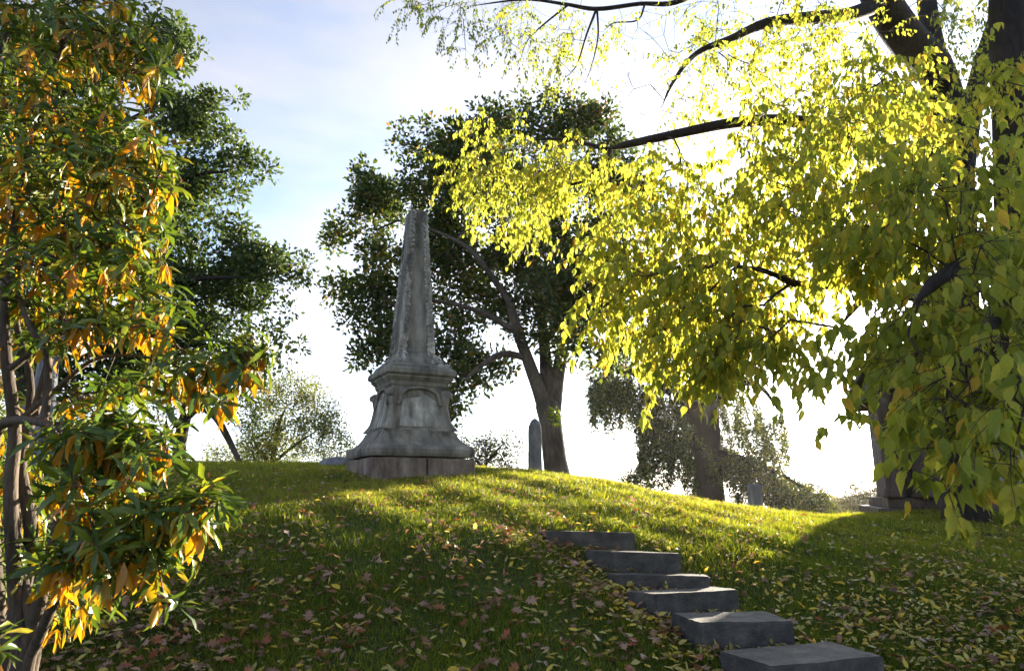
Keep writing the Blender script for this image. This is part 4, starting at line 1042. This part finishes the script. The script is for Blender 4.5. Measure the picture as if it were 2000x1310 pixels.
rhodo('rhododendron', 'large evergreen shrub with long green and orange leaves filling the left edge',
      [[(40, 1290, 4.12, .045), (30, 1150, 4.12, .042), (20, 960, 4.06, .038), (28, 840, 4.00, .035), (12, 700, 3.88, .03), (10, 560, 3.88, .026), (40, 380, 4.00, .02), (90, 180, 4.12, .014), (150, 20, 4.25, .01)],
       [(50, 1285, 4.12, .04), (90, 1120, 4.00, .034), (120, 980, 3.88, .03), (95, 880, 3.75, .026), (88, 830, 3.75, .022), (92, 700, 3.75, .02), (60, 640, 3.75, .017), (30, 560, 3.88, .014)],
       [(0, 1290, 4.25, .05), (-20, 1000, 4.25, .045), (-10, 850, 4.12, .035), (40, 820, 3.88, .026), (130, 840, 3.62, .02), (200, 880, 3.50, .014), (280, 900, 3.44, .009)],
       [(60, 1280, 4.00, .03), (130, 1130, 3.75, .025), (220, 1040, 3.50, .018), (330, 1010, 3.38, .012), (420, 980, 3.31, .008)],
       [(20, 720, 3.88, .022), (120, 650, 3.88, .018), (250, 640, 3.88, .014), (370, 690, 3.81, .01), (450, 710, 3.75, .007)],
       [(-40, 1290, 4.38, .05), (-80, 900, 4.38, .045), (-60, 500, 4.38, .035), (-20, 200, 4.38, .025), (40, -40, 4.38, .015)],
       [(10, 1285, 4.2, .05), (60, 1060, 4.2, .04), (40, 900, 4.15, .032), (75, 780, 4.1, .026), (110, 650, 4.1, .02), (150, 520, 4.1, .015), (210, 380, 4.1, .01)],
       [(70, 1270, 4.1, .03), (30, 1000, 4.2, .026), (60, 760, 4.2, .022), (30, 600, 4.2, .018), (80, 420, 4.2, .014), (170, 280, 4.1, .01)],
       [(40, 820, 4.0, .02), (110, 760, 3.9, .016), (190, 700, 3.85, .012), (300, 700, 3.8, .008), (400, 740, 3.75, .005)],
       [(5, 560, 3.88, .018), (80, 520, 3.88, .016), (180, 470, 3.88, .012), (280, 420, 3.88, .008)]],
      [(90, 120, 120, 130, 4.25, .5, 70), (220, 60, 110, 70, 4.25, .4, 30), (280, 110, 70, 60, 4.12, .3, 14), (100, 330, 120, 110, 4.12, .5, 60), (240, 300, 90, 90, 4.00, .4, 34), (310, 360, 40, 50, 3.88, .2, 10),
       (110, 500, 120, 90, 4.00, .45, 46), (260, 480, 70, 90, 3.88, .3, 28), (150, 630, 90, 50, 3.88, .4, 17), (260, 610, 90, 60, 3.75, .3, 22), (440, 710, 60, 55, 3.69, .2, 12), (500, 700, 25, 40, 3.69, .1, 5), (330, 740, 60, 30, 3.75, .2, 6),
       (180, 860, 110, 45, 3.50, .3, 24), (270, 890, 70, 40, 3.44, .2, 14), (200, 960, 90, 50, 3.44, .3, 20), (330, 1000, 70, 45, 3.38, .2, 15), (410, 970, 30, 25, 3.31, .1, 5), (220, 1080, 100, 50, 3.44, .3, 20), (320, 1070, 50, 40, 3.38, .15, 9), (120, 1100, 40, 40, 3.56, .2, 6), (330, 1180, 14, 10, 3.31, .05, 1), (-80, 400, 80, 500, 4.38, .6, 40), (0, 800, 40, 70, 4.6, .4, 8), (30, 950, 80, 90, 4.6, .4, 18), (40, 1120, 90, 80, 4.5, .4, 18), (140, 1180, 70, 40, 4.2, .3, 8), (10, 690, 40, 60, 4.3, .4, 6), (180, 780, 90, 40, 4.0, .3, 8), (430, 760, 50, 25, 3.75, .2, 3), (300, 830, 60, 40, 3.6, .2, 4), (30, -80, 200, 60, 4.38, .5, 30)], 0.14, 300)
rhodo('rhododendron_sprig', 'small low sprig of bright green leaves in the bottom left corner', [[(-60, 1400, 2.3, .01), (-40, 1340, 2.3, .008), (-22, 1290, 2.3, .005)]],
      [(-2, 1275, 10, 10, 2.3, .05, 1), (-12, 1245, 10, 10, 2.35, .05, 1)], 0.11, 60)

# ================================================================== GRASS AND FALLEN LEAVES
def scatter(n, y0, y1, wpx=1080, power=1.0):
    """points on the ground inside the view wedge"""
    y = y0+(y1-y0)*rng.random(n)**power
    x = (rng.random(n)*2-1)*(y*0.80+0.6)
    return x, y
def patch(x, y): return 0.5+0.5*np.sin(x*1.7+1.3*np.sin(y*1.1))*np.sin(y*1.5+0.9*np.sin(x*0.8+2))
gv, gtint = [], []
for (n, y0, y1, hl, wd) in [(150000, 4.4, 7.5, (0.022, 0.065), .0062), (200000, 7.5, 12, (0.025, 0.068), .0062), (200000, 12, 18, (0.03, 0.075), .0085), (90000, 18, 27, (0.05, 0.11), .012)]:
    x, y = scatter(n, y0, y1, power=0.9)
    ok = off_steps(x, y) & (rng.random(n) < 0.35+0.9*patch(x*2.3+1, y*2.7)) & ~((np.abs(x-MX) < 0.8) & (np.abs(y-MY) < 0.8))
    x, y = x[ok], y[ok]; n = len(x); z = gz(x, y)
    h = rng.uniform(*hl, n)*(0.65+0.7*patch(x*1.9+3, y*1.9)); w = wd*rng.uniform(0.6, 1.3, n)
    h = np.where(rng.random(n) < 0.12, h*1.55, h)
    a = rng.random(n)*math.pi; lean = rng.normal(size=(n, 2))*0.55
    dx, dy = np.cos(a)*w, np.sin(a)*w
    v = np.empty((n, 3, 3))
    v[:, 0] = np.stack([x-dx, y-dy, z-0.01], 1); v[:, 1] = np.stack([x+dx, y+dy, z-0.01], 1)
    v[:, 2] = np.stack([x+lean[:, 0]*h, y+lean[:, 1]*h, z+h], 1)
    gv.append(v.reshape(-1, 3)); gtint.append(np.repeat(np.clip(rng.random(n)*0.6+0.18*patch(x*.6, y*.6)+0.24*np.clip((y-7.5)/4, 0, 1), 0, 1), 3))  # blades paler and yellower upslope: sunlight of the lit strip put into the tint
# taller seed-stalk tufts
gv = np.concatenate(gv); gtint = np.concatenate(gtint)
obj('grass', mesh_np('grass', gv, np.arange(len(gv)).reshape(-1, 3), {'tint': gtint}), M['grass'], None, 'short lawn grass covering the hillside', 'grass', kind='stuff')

def in_pile(x, y):
    """how thick the leaves lie: along the left of the steps, under the near tree at right"""
    px, py, _ = project(np.stack([x, y, gz(x, y)], -1))
    f = 0.10+0.16*patch(x*1.4, y*1.3+1)
    # line that runs along the left ends of the steps
    t = np.clip((py-1030)/280, 0, 1); lx = 1050+430*t
    f += 0.8*np.exp(-((px-lx+40)/(70+60*t))**2)*(py > 1025)
    for A_, B_ in STEPQ:
        d = B_-A_; L_ = np.linalg.norm(d); d = d/L_; nn = np.array([-d[1], d[0]])
        u = (x-A_[0])*d[0]+(y-A_[1])*d[1]; v = (x-A_[0])*nn[0]+(y-A_[1])*nn[1]
        f = f + 0.9*((u > -0.35) & (u < L_+0.1) & (v > -0.22) & (v < 0.0))
    f += 0.55*np.clip((px-1450)/250, 0, 1)*np.clip((py-1090)/90, 0, 1)
    f += 0.30*np.clip((700-px)/300, 0, 1)*np.clip((py-1020)/120, 0, 1)
    f += 0.16*np.clip((py-1020)/200, 0, 1)
    return f
x, y = scatter(90000, 4.4, 16, power=0.8)
ok = (rng.random(len(x)) < in_pile(x, y)*0.6*np.clip(1.4-y/14, 0.25, 1)) & off_steps(x, y, -0.03)
x, y = x[ok], y[ok]; n = len(x)
z = gz(x, y)+rng.uniform(0.012, 0.06, n)
px, py, dep = project(np.stack([x, y, z], -1))
right = np.clip((px-900)/600, 0, 1)
brown = rng.random(n) < 0.62-0.42*right
tint = np.where(brown, rng.uniform(0.0, 0.47, n), rng.uniform(0.5, 0.97, n))
pos = np.stack([x, y, z], -1)
axd = norm(np.stack([rng.normal(size=n), rng.normal(size=n), rng.normal(size=n)*0.28], -1))
nr = norm(np.stack([rng.normal(size=n)*0.42, rng.normal(size=n)*0.42, np.ones(n)], -1))
lobed = brown & (rng.random(n) < 0.7)
L = np.where(lobed, rng.uniform(0.075, 0.14, n), rng.uniform(0.05, 0.10, n))
bigi = pick_largest(pos, L, 300, 10)
isbig = np.zeros(n, bool); isbig[bigi] = True
for nm, msk, tp, lab in (('fallen_oak_leaves', lobed & ~isbig, 'lobed', 'brown lobed leaves littering the grass'), ('fallen_leaves', ~lobed & ~isbig, 'oval_fallen', 'small yellow and brown oval leaves littering the grass')):
    obj(nm, leaves_mesh(nm, tp, pos[msk], axd[msk], nr[msk], L[msk], tint[msk]), M['fallen'], None, lab, 'leaf litter', kind='stuff')
vl = leaf_variants('fallen_leaf', 'lobed', M['fallen'], [0.04, .12, .2, .26, .32, .38, .43, .46])
vo = leaf_variants('fallen_leaf', 'oval_fallen', M['fallen'], [0.05, .2, .32, .44, .52, .6, .68, .76, .85, .94])
def leaf_label(i):
    col = 'dark brown' if tint[i] < 0.16 else 'dull brown' if tint[i] < 0.28 else 'pale tan' if tint[i] < 0.4 else 'rusty red' if tint[i] < 0.48 else 'olive yellow' if tint[i] < 0.65 else 'pale yellow' if tint[i] < 0.85 else 'golden yellow'
    shp = 'lobed' if lobed[i] else 'oval'
    lg = 'large' if L[i]/dep[i] > 0.0145 else 'small'
    row = 'front' if y[i] < 5.0 else 'middle' if y[i] < 6.4 else 'upper'
    where = 'below the left shrub' if px[i] < 330 else 'just right of the left shrub' if px[i] < 560 else 'straight below the obelisk' if px[i] < 850 else 'left of the steps' if px[i] < 1000 + (py[i]-1030)*1.2 else 'far right of the steps' if px[i] > 1800 else 'just right of the steps' if px[i] > 1500 else 'beside the step ends'
    return f'{lg} {col} {shp} leaf on the {row} grass {where}'
for i in bigi:
    me = vl[min(7, int(tint[i]/0.47*8))] if lobed[i] else vo[min(9, int(tint[i]*10))]
    o = place_leaf('fallen_leaf', me, pos[i], axd[i], nr[i], L[i]); lab = leaf_label(i)
    tag(o, lab, 'leaf', 'fallen leaves: '+lab)
print('fallen', n)

# ================================================================== HAZE
m, t = new_mat('haze')
pv = nd(t, 'ShaderNodeVolumePrincipled'); pv.inputs['Color'].default_value = (1.0, 0.97, 0.92, 1); pv.inputs['Density'].default_value = 0.00016
pv.inputs['Anisotropy'].default_value = 0.62
out = nd(t, 'ShaderNodeOutputMaterial'); t.links.new(pv.outputs[0], out.inputs['Volume'])
bm = bmesh.new(); bm_box(bm, -1150, 1150, -1150, 1150, -5.5, 24)
obj('haze', bm, m, None, 'thin bright haze over the cemetery', 'haze', kind='stuff')
